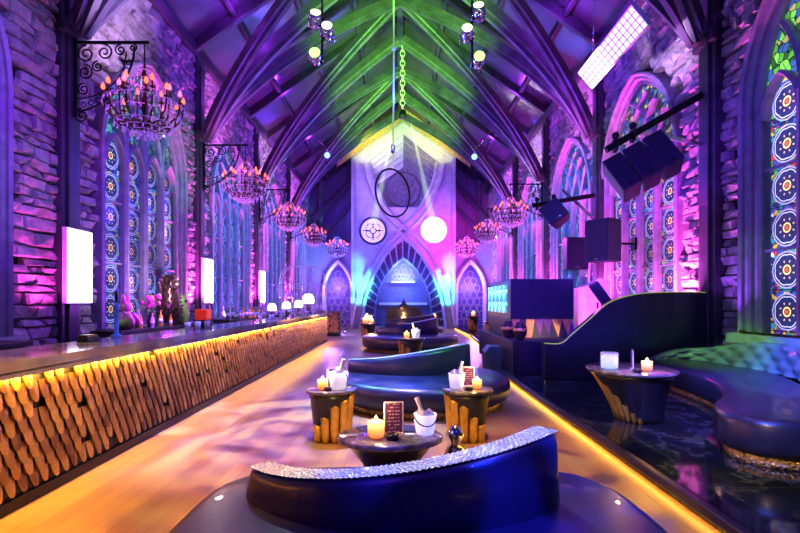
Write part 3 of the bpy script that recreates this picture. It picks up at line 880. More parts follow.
# ------------------------------------------------------------------ chandeliers on scroll brackets
def make_chandelier():
    o = thing('chandelier', '', 'chandelier')
    mb = MB(); mb.lathe([(.012,-.42),(.05,-.38),(.09,-.3),(.05,-.22),(.03,-.1),(.07,0),(.05,.12),(.025,.2),(.025,.5),(.06,.56),(.03,.62),(.012,.8)], 14); mb.build('stem', M['bronze'], o)
    MB().tube([(0,0,.8),(0,0,1.12)], .012, 6).build('chain', M['blackmetal'], o)
    n = 12
    for tier, (rad, dz, cnt) in enumerate(((.62,.05,12),(.4,.22,6))):
        for k in range(cnt):
            a = 2*PI*k/cnt + tier*.26; ca, sa = math.cos(a), math.sin(a)
            pr = [(.04,-.2),(.2,-.32),(.42*rad/.62,-.3),(.58*rad/.62,-.14),(rad,dz)]
            MB().tube([(r*ca, r*sa, z) for r, z in pr], [.022,.02,.018,.016,.014], 6).build('arm', M['bronze'], o)
            m2 = MB(); m2.lathe([(.02,dz),(.055,dz+.02),(.05,dz+.03),(.016,dz+.03),(.016,dz+.13),(.0001,dz+.13)], 10, c=(rad*ca, rad*sa, 0)); cn = m2.build('candle', M['bronze'], o)
            MB().lathe([(.014,dz+.13),(.036,dz+.17),(.026,dz+.21),(.0001,dz+.26)], 8, c=(rad*ca, rad*sa, 0)).build('flame_bulb', M['bulb' if k % 3 else 'bulb2'], cn)
    mb = MB()
    def drop(x, y, z, s_):
        mb.add([(x,y,z),(x+s_*.4,y,z-s_),(x,y+s_*.4,z-s_),(x-s_*.4,y,z-s_),(x,y-s_*.4,z-s_),(x,y,z-s_*1.7)], [(0,1,2),(0,2,3),(0,3,4),(0,4,1),(5,2,1),(5,3,2),(5,4,3),(5,1,4)])
    for r, z, c, s_ in ((.64,.03,24,.05),(.58,-.14,24,.045),(.46,-.30,20,.05),(.34,-.38,16,.055),(.2,-.42,10,.06),(.42,.2,14,.045),(.1,-.45,5,.07),(.22,.45,10,.04),(.12,.62,8,.04)):
        for k in range(c):
            a = 2*PI*k/c + r*7; drop(r*math.cos(a), r*math.sin(a), z+R.uniform(-.02,.02), s_)
    for k in range(8):
        a = 2*PI*k/8
        for i in range(6):
            f = i/5; r = .12+(.5)*f; z = .6 - .95*math.sin(f*PI*.5)*.6
            drop(r*math.cos(a), r*math.sin(a), z+.02, .03)
    for r, z in ((.64,.035),(.58,-.135),(.46,-.295),(.34,-.375),(.2,-.415),(.42,.205),(.1,-.445),(.22,.455),(.12,.625)):
        mb.tube([(r*math.cos(u), r*math.sin(u), z) for u in [2*PI*q/24 for q in range(24)]], .005, 4, closed=True)
    for k in range(8):
        a = 2*PI*k/8
        mb.tube([((.12+.5*f)*math.cos(a), (.12+.5*f)*math.sin(a), .6-.57*math.sin(f*PI*.5)+.02) for f in [q/6 for q in range(7)]], .004, 4)
    for f0, f1 in (((.64,.035),(.1,-.445)),((.12,.625),(.42,.205))):
        mb.tube([(f0[0],0,f0[1]),(.46 if f0[0]>.5 else .22,0,-.295 if f0[0]>.5 else .455),(f1[0],0,f1[1])], .004, 4)
    mb.build('crystal_fringe', M['crystal'], o)
    return o
ch = make_chandelier(); index_children(ch)
def spiral(c, r0, turns, a0, d, ux, uz, n=26):
    out = []
    for k in range(n+1):
        f = k/n; r = r0*(1-.82*f); a = a0 + d*turns*2*PI*f
        out.append(Vector(c) + Vector(ux)*r*math.cos(a) + Vector(uz)*r*math.sin(a))
    return out
def make_bracket():
    """iron scroll bracket: wall at local x=0, reaching out along +x, top bar at z=0"""
    o = thing('wall_mount_bracket', '', 'bracket')
    m = MB(); m.bar((0,0,0),(1.3,0,0),.04,.04); m.bar((.02,0,.08),(.02,0,-1.3),.05,.05); m.build('iron_bar', M['blackmetal'], o)
    m = MB()
    X, Z = (1,0,0), (0,0,1)
    m.tube([(.04 + 1.0*math.sin(t_)**1.2, 0, -1.2 + 1.12*(1-math.cos(t_))) for t_ in [PI/2*k/16 for k in range(17)]], .018, 6)
    m.tube([(.04 + .86*math.sin(t_), 0, -.98 + .82*(1-math.cos(t_))) for t_ in [PI/2*k/16 for k in range(17)]], .012, 6)
    for c, r, d in (((.2,0,-.2),.16,1),((.52,0,-.17),.14,-1),((.8,0,-.13),.1,1),((.18,0,-.52),.14,-1),((.15,0,-.82),.11,1),((.12,0,-1.28),.13,1),((1.02,0,-.09),.07,-1),((.4,0,-.42),.1,1)):
        m.tube(spiral(c, r, 1.6, PI/2, d, X, Z), .014, 6)
    for k in range(9):
        t_ = .15+.15*k
        p = (.04 + .93*math.sin(t_)**1.1, 0, -1.1 + .97*(1-math.cos(t_)))
        m.tube([Vector(p) + Vector((.045*math.cos(u), 0, .045*math.sin(u))) for u in [2*PI*q/8 for q in range(8)]], .009, 5, closed=True)
    m.build('scroll_work', M['blackmetal'], o)
    return o
br = make_bracket(); index_children(br)
CZ = 4.93
spots = [(-1, 8.4, 'nearest big chandelier on left wall, in front of the violet window'),
         (-1, 13.9, 'second chandelier on left wall, over the middle of the bar'),
         (-1, 19.4, 'third chandelier on left wall, over the far part of the bar'),
         (-1, 24.9, 'fourth chandelier on left wall, red lit, above the lattice door'),
         (1, 18.5, 'nearest chandelier on right wall, above the black speaker booth'),
         (1, 23.4, 'second chandelier on right wall, beside the tower')]
for i, (s_, y, lb) in enumerate(spots):
    xi = -5.69 if s_ < 0 else 5.49
    xe = xi - s_*1.22
    if i == 0: c, b = ch, br
    else: c = dup(ch, (0,0,0)); b = dup(br, (0,0,0))
    c.location = (xe, y, CZ); c['label'] = lb; c['group'] = 'chandeliers on wall brackets'
    c.rotation_euler = (0,0,i*.3)
    b.location = (xi, y, CZ+1.14); b.rotation_euler = (0,0,0 if s_ < 0 else PI)
    b['label'] = 'black iron scroll bracket carrying the ' + ' '.join(lb.split(',')[0].split()); b['group'] = 'scroll brackets'
for s_, x in ((-1,-3.55),(1,3.75)):
    c = dup(ch, (x, 27.0, 4.55), label='smallest farthest chandelier left of the tower' if s_ < 0 else 'smallest farthest chandelier right of the tower')
    c['group'] = 'chandeliers beside the tower'
    mb = MB(); mb.tube([(0,0,0),(0,0,roof_z(x)-4.55-1.12)], .012, 6)
    tag(mb.build('hanging_chain', M['blackmetal'], loc=(x,27.0,4.55+1.12)), 'thin chain holding the farthest chandelier %s of the tower' % ('left' if s_ < 0 else 'right'), 'chain')

# ------------------------------------------------------------------ round sofas in the middle
def arc3(a, b, c, n):
    ax, ay = a; bx, by = b; cx, cy = c
    d = 2*(ax*(by-cy)+bx*(cy-ay)+cx*(ay-by))
    ux = ((ax*ax+ay*ay)*(by-cy)+(bx*bx+by*by)*(cy-ay)+(cx*cx+cy*cy)*(ay-by))/d
    uy = ((ax*ax+ay*ay)*(cx-bx)+(bx*bx+by*by)*(ax-cx)+(cx*cx+cy*cy)*(bx-ax))/d
    r = math.hypot(ax-ux, ay-uy); a0 = math.atan2(ay-uy, ax-ux); a1 = math.atan2(cy-uy, cx-ux)
    if a1 < a0: a1 += 2*PI
    return [(ux+r*math.cos(a0+(a1-a0)*k/n), uy+r*math.sin(a0+(a1-a0)*k/n)) for k in range(n+1)], (ux, uy)
def squared_rear(q, n):
    def f(a):
        if math.sin(a) <= 0: return 1
        return (abs(math.cos(a))**n + (math.sin(a)/q)**n)**(-1/n)
    return f
def sofa(label, cx, cy, rad, h, A, Mid, B, zl, zr, rz=0, th=.19, form=None):
    o = thing('round_sofa', label, 'sofa', (cx, cy, 0), rz, 'round sofas down the middle')
    MB().lathe([(rad-.2,0),(rad-.16,.005),(rad-.16,.085),(rad-.2,.09)], 64, form=form).build('base', M['goldmosaic'], o)
    MB().lathe([(rad-.22,.08),(rad-.12,.085),(rad-.05,.12),(rad-.01,.2),(rad,.28),(rad-.01,h-.07),(rad-.04,h-.025),(rad-.1,h),(rad*.5,h+.012),(.0001,h+.015)], 64, form=form).build('seat', M['leather'], o)
    n = 44
    arc, cc = arc3(A, Mid, B, n)
    vs = []; mos = []; nst = 9
    for k, (x, y) in enumerate(arc):
        f = k/n; ff = f*f*(3-2*f)*.55 + f*.45
        top = zl + (zr-zl)*ff
        d = Vector((x-cc[0], y-cc[1])).normalized()       # outward = towards the camera side
        e = min(1, min(f, 1-f)*14); e = .55+.45*math.sqrt(max(0, 1-(1-e)**2))
        pr = [(0.0,h-.06),(.02,h+.1*(top-h)),(.0,top-.05),(-.015,top-.015),(-.04,top),(-th+.04,top+.0),(-th+.015,top-.015),(-th,top-.05),(-th-.05,h+.06),(-th-.06,h-.06)]
        for off, z in pr:
            oo = off if e >= 1 else -th/2+(off+th/2)*e
            vs.append((x+d.x*oo, y+d.y*oo, z))
    m = len(pr); fs = []
    for k in range(n):
        for j in range(m-1): fs.append((k*m+j, (k+1)*m+j, (k+1)*m+j+1, k*m+j+1))
    fs += [tuple(range(m)), tuple(n*m+j for j in range(m-1,-1,-1))]
    bk = MB().add(vs, fs, 0, True).build('backrest', M['leather'], o)
    es = bk.modifiers.new('edge', 'EDGE_SPLIT'); es.split_angle = .9
    mb = MB(); kk = n*3; vs = []; rows = 7
    for k in range(kk+1):
        f = k/kk; i = min(n-1, int(f*n)); g = f*n-i
        x = arc[i][0]*(1-g)+arc[i+1][0]*g; y = arc[i][1]*(1-g)+arc[i+1][1]*g
        ff = f*f*(3-2*f)*.55 + f*.45; top = zl+(zr-zl)*ff
        d = Vector((x-cc[0], y-cc[1])).normalized()
        for j in range(rows+1):
            off = -.022 - (th-.044)*j/rows
            if k in (0, kk): off = -th/2+(off+th/2)*.5
            vs.append((x+d.x*off, y+d.y*off, top+.004+(.006 if (k+j) % 2 else 0)))
    fs = [(k*(rows+1)+j, (k+1)*(rows+1)+j, (k+1)*(rows+1)+j+1, k*(rows+1)+j+1) for k in range(kk) for j in range(rows)]
    mb.add(vs, fs); mb.build('mosaic_strip', M['mosaic'], bk)
    return o
sofa('nearest round navy leather sofa with sparkling mosaic strip along its low curved back', .09, 2.38, 1.27, .42, (-.98,.36), (-.2,-.10), (.80,.24), .585, .82, form=squared_rear(.73, 4.5))
sofa('second round navy sofa, behind the two gold fluted side tables', .34, 7.4, 1.33, .42, (-1.2,.34), (-.15,-.25), (.80,.16), .60, .87)
sofa('third round navy sofa, just beyond the second one', .32, 15.4, 1.53, .48, (-1.1,.3), (-.15,-.3), (.95,.2), .68, 1.0)
sofa('fourth round navy sofa, farthest from camera, before the tower arch', .42, 20.4, 1.45, .48, (-1.1,.3), (-.15,-.2), (1.1,.2), .75, .98)
# ogee backed booth before the arch
o = thing('ogee_booth', 'dark booth with pointed ogee back standing inside the tower arch', 'booth', (TX, 26.2, 0))
half = [(0,1.75),(.12,1.45),(.4,1.25),(.75,1.2),(.98,1.0),(1.02,.4),(1.02,0)]
pl = [(-x,0,z) for x, z in half[::-1]] + [(x,0,z) for x, z in half[1:]]
MB().ext(pl, (0,.22,0)).build('backrest', M['leather_b'], o, bevel=.03)
MB().box(-1.0,1.0,-.7,0,.0,.45).build('seat', M['leather'], o, bevel=.06)

# ------------------------------------------------------------------ tables
def fins(o, pts, z0, heights, rb, rt, zt, sx, sy, sh, mat_, w=.10):
    """fluted gold fins standing round a flaring pedestal; pts: angles; heights as shares of the table height"""
    for ang, h in zip(pts, heights):
        mb = MB(); n = 8; vs = []
        lv = [0, .25, .5, .75, .93, 1.0]
        for f in lv:
            z = h*zt*f; g = z/zt
            rr = rb + (rt-rb)*g**1.5
            half = w/rb*.5*(1 if f < 1 else .8)*(rb/rr)**.35
            for q in range(n+1):
                a = -half + 2*half*q/n
                bulge = .045*math.cos(a/half*PI/2)
                ca, sa = math.cos(ang+a), math.sin(ang+a)
                vs.append(((rr+.008+bulge)*ca*sx + sh*(1-g), (rr+.008+bulge)*sa*sy, z0+z-(.035*(a/half)**2 if f == 1 else 0)))
            vs.append(((rr-.01)*math.cos(ang)*sx + sh*(1-g), (rr-.01)*math.sin(ang)*sy, z0+z-(.02 if f == 1 else 0)))
        m = n+2; fs = [(k*m+j, k*m+(j+1)%m, (k+1)*m+(j+1)%m, (k+1)*m+j) for k in range(len(lv)-1) for j in range(m)]
        fs += [tuple((len(lv)-1)*m+j for j in range(m)), tuple(range(m-1,-1,-1))]
        mb.add(vs, fs, 0, True)
        mb.build('gold_fin', mat_, o)
def round_table(label, x, y, z, r, zt, side=1, base_r=.19, a0=None, hs=(.93,.84,.74,.52,.36), sx=1, sy=1, sh=0, da=.5):
    o = thing('side_table', label, 'table', (x, y, z))
    MB().lathe([(r-.03,zt-.045),(r,zt-.03),(r,zt-.008),(r-.012,zt),(.0001,zt)], 40, sx=sx, sy=sy).build('table_top', M['tabletop'], o)
    prof = [(base_r+(r-.04-base_r)*(q/10)**1.5, (zt-.044)*q/10) for q in range(11)]
    MB().lathe(prof, 36, sx=sx, sy=sy, shift=(lambda q: (sh*(1-q/zt), 0)) if sh else None).build('pedestal', M['leather_b'], o)
    if hs:
        fins(o, [a0 + side*k*da for k in range(len(hs))], 0, hs, base_r, r-.05, zt, sx, sy, sh, M['gold'], base_r*da*1.0)
    return o
round_table('side table with gold fluted fins stepping down to the left, between first and second sofa', -.775, 5.4, 0, .285, .56, -1, a0=-.25)
round_table('side table with gold fluted fins stepping down to the right, between first and second sofa', .76, 5.4, 0, .285, .56, 1, a0=PI+.25)
o = thing('coffee_table', 'low round dark marble coffee table right behind the nearest sofa', 'table', (-.085, 4.1, 0))
MB().lathe([(.42,.345),(.45,.36),(.45,.39),(.435,.4),(.0001,.4)], 48, sy=.78).build('table_top', M['tabletop'], o)
MB().lathe([(.2,0),(.2,.03),(.23,.15),(.36,.32),(.41,.347)], 40, sy=.78).build('pedestal', M['leather_b'], o)
round_table('dark oval table with gold fins at its left edge on the black platform', 2.76, 5.75, .14, .495, .60, 1, base_r=.25, a0=PI-.05, hs=(.93,.72,.52,.34,.2,.1), sy=1.15, sh=.12, da=.22)
# silver ball stools half hidden by the right side table
o = thing('floor_ornament', 'small crumpled silver ornament on the floor between table and sofa', 'ornament', (.5, 4.35, 0))
mb = MB(); mb.lathe([(.08,0),(.12,.05),(.10,.18),(.05,.26),(.09,.33),(.04,.4),(.0001,.42)], 14); mb.build('silver_body', M['chrome'], o)
MB().lathe([(.10,.0),(.135,.02),(.125,.06)], 14).build('foot', M['gold'], o)
# far tables
for (x, y, z, lb) in ((.25, 10.9, 0, 'gold fluted side table between second and third sofa'), (3.2, 16.5, .14, 'gold cup table with pale top on platform beside the booth'),
                      (3.5, 23.0, .14, 'far gold fluted table on platform beside right lattice door'), (-1.55, 22.5, 0, 'far dark side table left of the fourth sofa'),
                      (1.75, 24.0, 0, 'far dark side table right of the tower arch'), (-1.2, 18.2, 0, 'low far side table with candles left of the third sofa')):
    round_table(lb, x, y, z, .32, .72, 1, a0=PI+.25)

# ------------------------------------------------------------------ table-top things
def make_candle():
    o = thing('candle_holder', '', 'candle')
    g = MB().lathe([(.036,0),(.046,.02),(.048,.09),(.043,.09),(.04,.02),(.0001,.015)], 16).build('glass_cup', M['candle'], o)
    MB().lathe([(.014,.05),(.022,.07),(.014,.1),(.0001,.125)], 10).build('flame', M['flame'], o)
    return o
def make_bucket():
    o = thing('ice_bucket', '', 'ice bucket')
    MB().lathe([(.062,0),(.068,.01),(.088,.15),(.082,.15),(.063,.02),(.0001,.02)], 20).build('bucket_body', M['bucket'], o)
    MB().tube([(.086*math.cos(a), .086*math.sin(a)-.012*math.sin(a), .145-.075*abs(math.sin(a))) for a in [PI+PI*k/10 for k in range(11)]], .006, 6).build('handle', M['blackmetal'], o)
    mb = MB()
    for k in range(9): mb.obox((R.uniform(-.045,.045), R.uniform(-.045,.045), .145+R.uniform(0,.02)), (.035,)*3, Matrix.Rotation(R.uniform(0,3), 3, (R.random(), R.random(), 1)), 0)
    mb.build('ice', M['pale_glass'], o)
    MB().tube([(0,0,.08),(-.04,0,.2),(-.065,.0,.27)], [.016,.014,.018], 8).build('scoop', M['white'], o)
    return o
menu_mat = NT('menu_print')
v = menu_mat.coord(); sp = menu_mat.new('ShaderNodeSeparateXYZ'); menu_mat.put(sp.inputs[0], v)
ln = menu_mat.math('GREATER_THAN', menu_mat.math('FRACT', menu_mat.math('MULTIPLY', sp.outputs[2], 46)), .62)
ed = menu_mat.math('LESS_THAN', menu_mat.math('ABSOLUTE', sp.outputs[0]), .038)
gp = menu_mat.math('GREATER_THAN', menu_mat.noise(menu_mat.scale(v, (70,1,46)), 1, 0), .48)
menu_mat.set(base=menu_mat.mix(menu_mat.math('MULTIPLY', menu_mat.math('MULTIPLY', ln, ed), gp), (.03,.01,.04,1), (.28,.15,.26,1)), rough=.25, emit=(.3,.08,.25), es=.12)
M['menu'] = menu_mat.mat
def make_menu():
    o = thing('menu_stand', '', 'menu')
    MB().box(-.055,.055,-.004,.004,.012,.2).build('menu_card', M['menu'], o)
    mb = MB(); mb.box(-.06,.06,-.03,.03,0,.012); mb.box(-.062,-.055,-.006,.006,.012,.205); mb.box(.055,.062,-.006,.006,.012,.205); mb.box(-.062,.062,-.006,.006,.2,.207)
    mb.build('holder', M['pale_glass'], o)
    return o
def make_ashtray():
    o = thing('ashtray', '', 'ashtray')
    MB().lathe([(.05,0),(.055,.03),(.05,.045),(.04,.045),(.036,.02),(.0001,.018)], 18).build('bowl', M['black'], o)
    mb = MB()
    for k in range(4): mb.box(.04*math.cos(k*PI/2)-.006,.04*math.cos(k*PI/2)+.006,.04*math.sin(k*PI/2)-.006,.04*math.sin(k*PI/2)+.006,.044,.05)
    mb.build('rest_notch', M['blackmetal'], o)
    return o
protos = {}
for k, f in (('candle', make_candle), ('bucket', make_bucket), ('menu', make_menu), ('ash', make_ashtray)):
    protos[k] = [f(), False]; index_children(protos[k][0])
CAND = []
def place(k, x, y, z, label, rz=0, s_=1):
    p, used = protos[k]
    o = p if not used else dup(p, (0,0,0))
    protos[k][1] = True
    o.location = (x,y,z); o.rotation_euler = (0,0,rz); o.scale = (s_,)*3; o['label'] = label
    if k == 'candle': CAND.append((x, y, z+.1*s_))
    return o
zc = .401
place('candle', -.20, 4.0, zc, 'lit candle cup on the low marble coffee table', s_=1.5)
place('menu', -.055, 4.1, zc, 'upright menu stand on the low marble coffee table', .1, 1.35)
place('ash', -.06, 3.95, zc, 'small black ashtray in front of the menu on the coffee table', s_=1.0)
place('bucket', .215, 4.12, zc, 'frosted ice bucket with scoop on the low marble coffee table', .2, 1.15)
zs = .561
place('candle', -.86, 5.33, zs, 'lit candle cup on the left gold fluted side table', s_=1.2)
place('bucket', -.69, 5.36, zs, 'frosted ice bucket on the left gold fluted side table', 2.5, 1.25)
place('menu', -.80, 5.48, zs, 'thin menu stand seen edge-on on the left gold side table', 1.3, 1.0)
place('ash', -.79, 5.25, zs, 'small ashtray on the left gold side table', s_=.8)
place('bucket', .64, 5.42, zs, 'frosted ice bucket with scoop on the right gold fluted side table', 3.4, 1.1)
place('menu', .785, 5.5, zs, 'upright menu stand on the right gold fluted side table', -.1, 1.1)
place('candle', .86, 5.36, zs, 'lit candle cup on the right gold fluted side table', s_=1.15)
place('ash', .76, 5.27, zs, 'flat dark ashtray on the right gold fluted side table', s_=.8)
zo = .741
place('candle', 2.83, 5.5, zo, 'lit candle cup on the oval platform table', s_=1.25)
place('menu', 2.72, 5.62, zo, 'narrow clear menu stand on the oval platform table', 1.25, 1.1)
place('ash', 2.66, 5.38, zo, 'dark ashtray beside the clear glass on the oval platform table', s_=.9)
o = thing('glass_vase', 'wide clear glass ice vase glowing blue white on the oval platform table', 'glass vase', (2.45, 5.62, zo))
MB().lathe([(.085,0),(.1,.01),(.1,.2),(.094,.2),(.09,.02),(.0001,.02)], 24).build('vase_wall', M['glass'], o)
MB().lathe([(.088,.021),(.088,.16),(.06,.17),(.0001,.165)], 20).build('ice_fill', plain('lit_ice', (.7,.8,1), .2, emit=(.45,.6,1), es=1.0, var=.4, scale=40), o)  # ice glow put in by emission to brighten the vase
far = [(.15,10.8,.721,'candle','lit candle cup on the gold table between second and third sofa',1.3),(.36,10.95,.721,'bucket','ice bucket on the gold table between second and third sofa',1.2),
       (3.15,16.4,.861,'candle','candle cup on the gold cup table beside the booth',1.3),(3.5,22.95,.861,'candle','bright lit candle cup on the far platform table',2.0),
       (-1.55,22.45,.721,'candle','lit candle cup on the far table left of the fourth sofa',2.2),(-1.38,22.6,.721,'candle','smaller second lit candle on the far left table',1.5),
       (1.72,23.95,.721,'candle','lit candle cup on the far table right of the tower arch',1.9),
       (-1.3,18.1,.721,'candle','big lit candle cup on the low table left of the third sofa',2.4),(-1.08,18.2,.721,'candle','smaller candle cup on the low table left of the third sofa',1.8),
       (.18,11.02,.721,'ash','dark ashtray on the gold table between second and third sofa',1)]
for x, y, z, k, lb, s_ in far: place(k, x, y, z, lb, 0, s_)
o = place('candle', TX, 26.0, .461, 'tall lit candle on the booth under the tower arch', s_=3)

# rope posts
for k, (x, y) in enumerate(((-3.05, 22.9), (-2.75, 24.6))):
    o = thing('rope_post', 'slim chrome rope post by the far counter, %s one' % ('nearer' if k == 0 else 'farther'), 'post', (x, y, 0), group='rope posts')
    MB().lathe([(.16,0),(.16,.02),(.05,.05),(.0001,.05)], 18).build('base', M['chrome'], o)
    MB().lathe([(.025,.04),(.025,.95),(.045,.97),(.03,1.03),(.0001,1.05)], 12).build('pole', M['chrome'], o)

# ------------------------------------------------------------------ right-hand platform: banquette, partition, booth
PZ = .141
ban = thing('banquette', 'curved banquette with tufted green blue back on the black platform', 'sofa', (3.6, 5.5, PZ))
def cat(pts, n=6, closed=True):
    out = []; k = len(pts)
    for i in range(k if closed else k-1):
        g = lambda j: Vector(pts[j % k] if closed else pts[max(0, min(k-1, j))])
        a, b, c, d = g(i-1), g(i), g(i+1), g(i+2)
        for q in range(n):
            t_ = q/n
            out.append(.5*((2*b) + (c-a)*t_ + (2*a-5*b+4*c-d)*t_*t_ + (3*b-a-3*c+d)*t_**3))
    if not closed: out.append(Vector(pts[-1]))
    return out
front = [(4.25,8.12),(4.12,7.3),(4.02,6.5),(3.85,5.85),(3.45,5.15),(3.05,4.68),(2.88,4.3),(2.98,4.0),(3.3,3.84),(3.7,3.86)]
back = [(4.1,4.2),(4.4,4.85),(4.75,5.6),(5.12,6.5),(5.15,7.3),(4.95,8.2)]
outl = cat([Vector(p) for p in front+back], 5)
N0 = Vector((3.6,5.5))
def inset(poly, d):
    n = len(poly); out = []
    for i in range(n):
        t_ = (poly[(i+1)%n]-poly[i-1]).normalized(); nr = Vector((t_.y, -t_.x))
        out.append(poly[i] + nr*d)
    return out
area = sum(outl[i].x*outl[(i+1)%len(outl)].y - outl[(i+1)%len(outl)].x*outl[i].y for i in range(len(outl)))
sg = -1 if area > 0 else 1
def loft(mb, levels, cap0=False, cap1=True, sm=True):
    n = len(outl); vs = []
    for d, z in levels: vs += [(p.x-N0.x, p.y-N0.y, z) for p in inset(outl, d*sg)]
    fs = [(k*n+j, k*n+(j+1)%n, (k+1)*n+(j+1)%n, (k+1)*n+j) for k in range(len(levels)-1) for j in range(n)]
    if cap1: fs.append(tuple((len(levels)-1)*n+j for j in range(n)))
    mb.add(vs, fs, 0, sm)
mb = MB(); loft(mb, [(.10,0),(.08,.004),(.08,.095),(.1,.1)], cap1=False); mb.build('base', M['goldmosaic'], ban)
mb = MB(); loft(mb, [(.12,.095),(.04,.10),(.01,.14),(0,.2),(0,.36),(.015,.395),(.05,.415),(.12,.42)]); mb.build('seat', M['leather_b'], ban)
mb = MB()
for a, b in (((2.93,4.12),(3.02,3.97)),):
    pass
bl = cat([Vector(p) for p in [(4.35,8.05),(4.9,8.12),(5.13,7.5),(5.14,6.8),(5.0,6.1),(4.7,5.45),(4.4,4.92),(4.15,4.45),(3.95,4.12)]], 14, False)
vs = []; rows = 10; L = [0]
for a, b in zip(bl, bl[1:]): L.append(L[-1]+(b-a).length)
TAP = lambda d: min(1, max(.02, (d-.05)/1.5))**.7
for i, p in enumerate(bl):
    BH = .39*TAP(L[i])
    t_ = (bl[min(i+1,len(bl)-1)]-bl[max(i-1,0)]).normalized(); nr = Vector((t_.y, -t_.x))      # towards the room
    for j in range(rows+1):
        f = j/rows; u = L[i]/.17; vv = f*.46/.15
        puff = .07*abs(math.cos(PI*(u+vv)/2)*math.cos(PI*(u-vv)/2))**.6
        off = -.10 + .10*f*-.6 + puff + (.0 if f < 1 else -.04)
        q = p + nr*off
        vs.append((q.x-N0.x, q.y-N0.y, .40+BH*f))
    for off, z in ((-.24,.41+BH),(-.27,.36+BH),(-.27,.02)):
        q = p + nr*off; vs.append((q.x-N0.x, q.y-N0.y, z))
m = rows+4
fs = [(i*m+j, (i+1)*m+j, (i+1)*m+j+1, i*m+j+1) for i in range(len(bl)-1) for j in range(m-1)]
fs += [tuple(range(m)), tuple((len(bl)-1)*m+j for j in range(m))]
MB().add(vs, fs, 0, True).build('tufted_backrest', M['tuft'], ban)
mb = MB()
for i in range(0, len(bl)):
    pass
un = L[-1]/.17
for k in range(int(un)):
    for j in range(3):
        u = k + (j % 2) ; 
        d_ = u*.17
        i = max(q for q in range(len(L)) if L[q] <= d_+1e-9); i = min(i, len(bl)-2)
        p = bl[i].lerp(bl[i+1], (d_-L[i])/(L[i+1]-L[i])); t_ = (bl[i+1]-bl[i]).normalized(); nr = Vector((t_.y,-t_.x))
        f = (j+.5)/3.07 if (k % 1 == 0) else .5
        q = p + nr*(-.10-.06*f+.012)
        mb.ball((q.x-N0.x, q.y-N0.y, .40+.39*TAP(d_)*f), .016, 6)
mb.build('button', M['black'], ban)

# wavy dark partition behind the banquette
par = thing('curved_partition', 'tall dark curved partition with lit yellow green rim on the platform', 'partition', (2.6, 8.62, PZ))
top = [(0,.64),(.30,.64),(.52,.82),(.85,1.10),(1.15,1.36),(1.55,1.50),(2.0,1.55),(2.92,1.55),(3.01,1.45),(3.03,1.2)]
tp = cat([Vector(p) for p in top], 6, False)
pl = [(p.x,0,p.y) for p in tp] + [(3.03,0,0),(0,0,0)]
MB().ext(pl, (0,.22,0)).build('panel', M['leather_b'], par, bevel=.015)
mb = MB(); mb.tube([(p.x, .03, p.y+.008) for p in tp[:-8]], .012, 6); mb.build('rim_light', plain('rim_trim', (.35,.42,.05), .3, emit=(.6,.8,.05), es=.35), par)

# DJ-like booth: box on faceted gold base on a black plinth
bo = thing('speaker_booth', 'large black box with cyan side screen on a faceted gold base', 'booth', (2.24, 9.2, PZ))
MB().box(-.08,1.38,0,3.9,0,.64).build('plinth', M['black'], bo, bevel=.01)
MB().box(.05,.5,-.012,0,.08,.55).build('plinth_panel', M['leather_b'], bo)
mb = MB(); y0 = 1.02; z0, z1 = .64, 1.03
xs = [.13,.31,.45,.63,.81,.99,1.21,1.41]
for i, (a, b) in enumerate(zip(xs, xs[1:])):
    mb.add([(a,y0,z1),(b,y0,z1),((a+b)/2,y0-.10,z0)], [(0,2,1)], (0,2,0,1,1,0,0)[i])
    mb.add([((a+b)/2,y0-.10,z0),(b,y0,z1),((b+(xs[i+2] if i+2 < len(xs) else b+.12))/2,y0-.10,z0)], [(0,2,1)], (2,0,2,2,2,2,1)[i])
mb.box(.13,1.43,y0+.02,3.6,z0,z1,2)
mb.build('faceted_base', [M['gold'], M['purplefacet'], M['black']], bo)
MB().box(0.11,1.45,1.0,3.7,1.03,1.88).build('box_body', M['speaker'], bo, bevel=.012)
scr = NT('cyan_screen'); v = scr.coord(); sp = scr.new('ShaderNodeSeparateXYZ'); scr.put(sp.inputs[0], v)
fy = scr.math('ABSOLUTE', scr.math('SUBTRACT', scr.math('FRACT', scr.math('MULTIPLY', sp.outputs[1], 2.2)), .5))
fz = scr.math('FRACT', scr.math('MULTIPLY', sp.outputs[2], 3.6))
tri = scr.math('GREATER_THAN', scr.math('MULTIPLY', fz, .5), fy)
scr.set(base=(.01,.02,.03), rough=.2, emit=scr.mix(tri, (.05,.25,.6,1), (.2,1,.95,1)), es=1.3)
mb = MB(); mb.box(.088,.108,1.3,3.45,1.15,1.77)
mb.build('screen', scr.mat, bo)
for k, (x, y, lb, s_) in enumerate(((2.36, 9.42, 'dark round urn on booth plinth, nearer of the two urns', 1.0), (2.24, 10.0, 'dark round urn on booth plinth, farther of the two urns', 1.0))):
    o = thing('urn', lb, 'urn', (x - .0, y, PZ+.642), group='urns on the booth plinth'); 
    MB().lathe([(.06,0),(.07,.02),(.12,.12),(.13,.2),(.11,.28),(.07,.32),(.075,.35),(.06,.35),(.05,.3),(.0001,.28)], 20).build('urn_body', M['bronze'], o)
    MB().lathe([(.132,.17),(.137,.2),(.128,.235)], 20).build('band', M['gold'], o)
o = thing('faceted_panel', 'bright pink lit faceted white panel standing right of the black box', 'panel', (4.35, 11.7, PZ))
mb = MB(); F3 = [(0,0,0),(.22,-.12,0),(.75,.1,0),(.9,.25,0),(.0,.02,1.72),(.2,.0,1.78),(.55,.05,1.98),(.85,.2,1.9)]
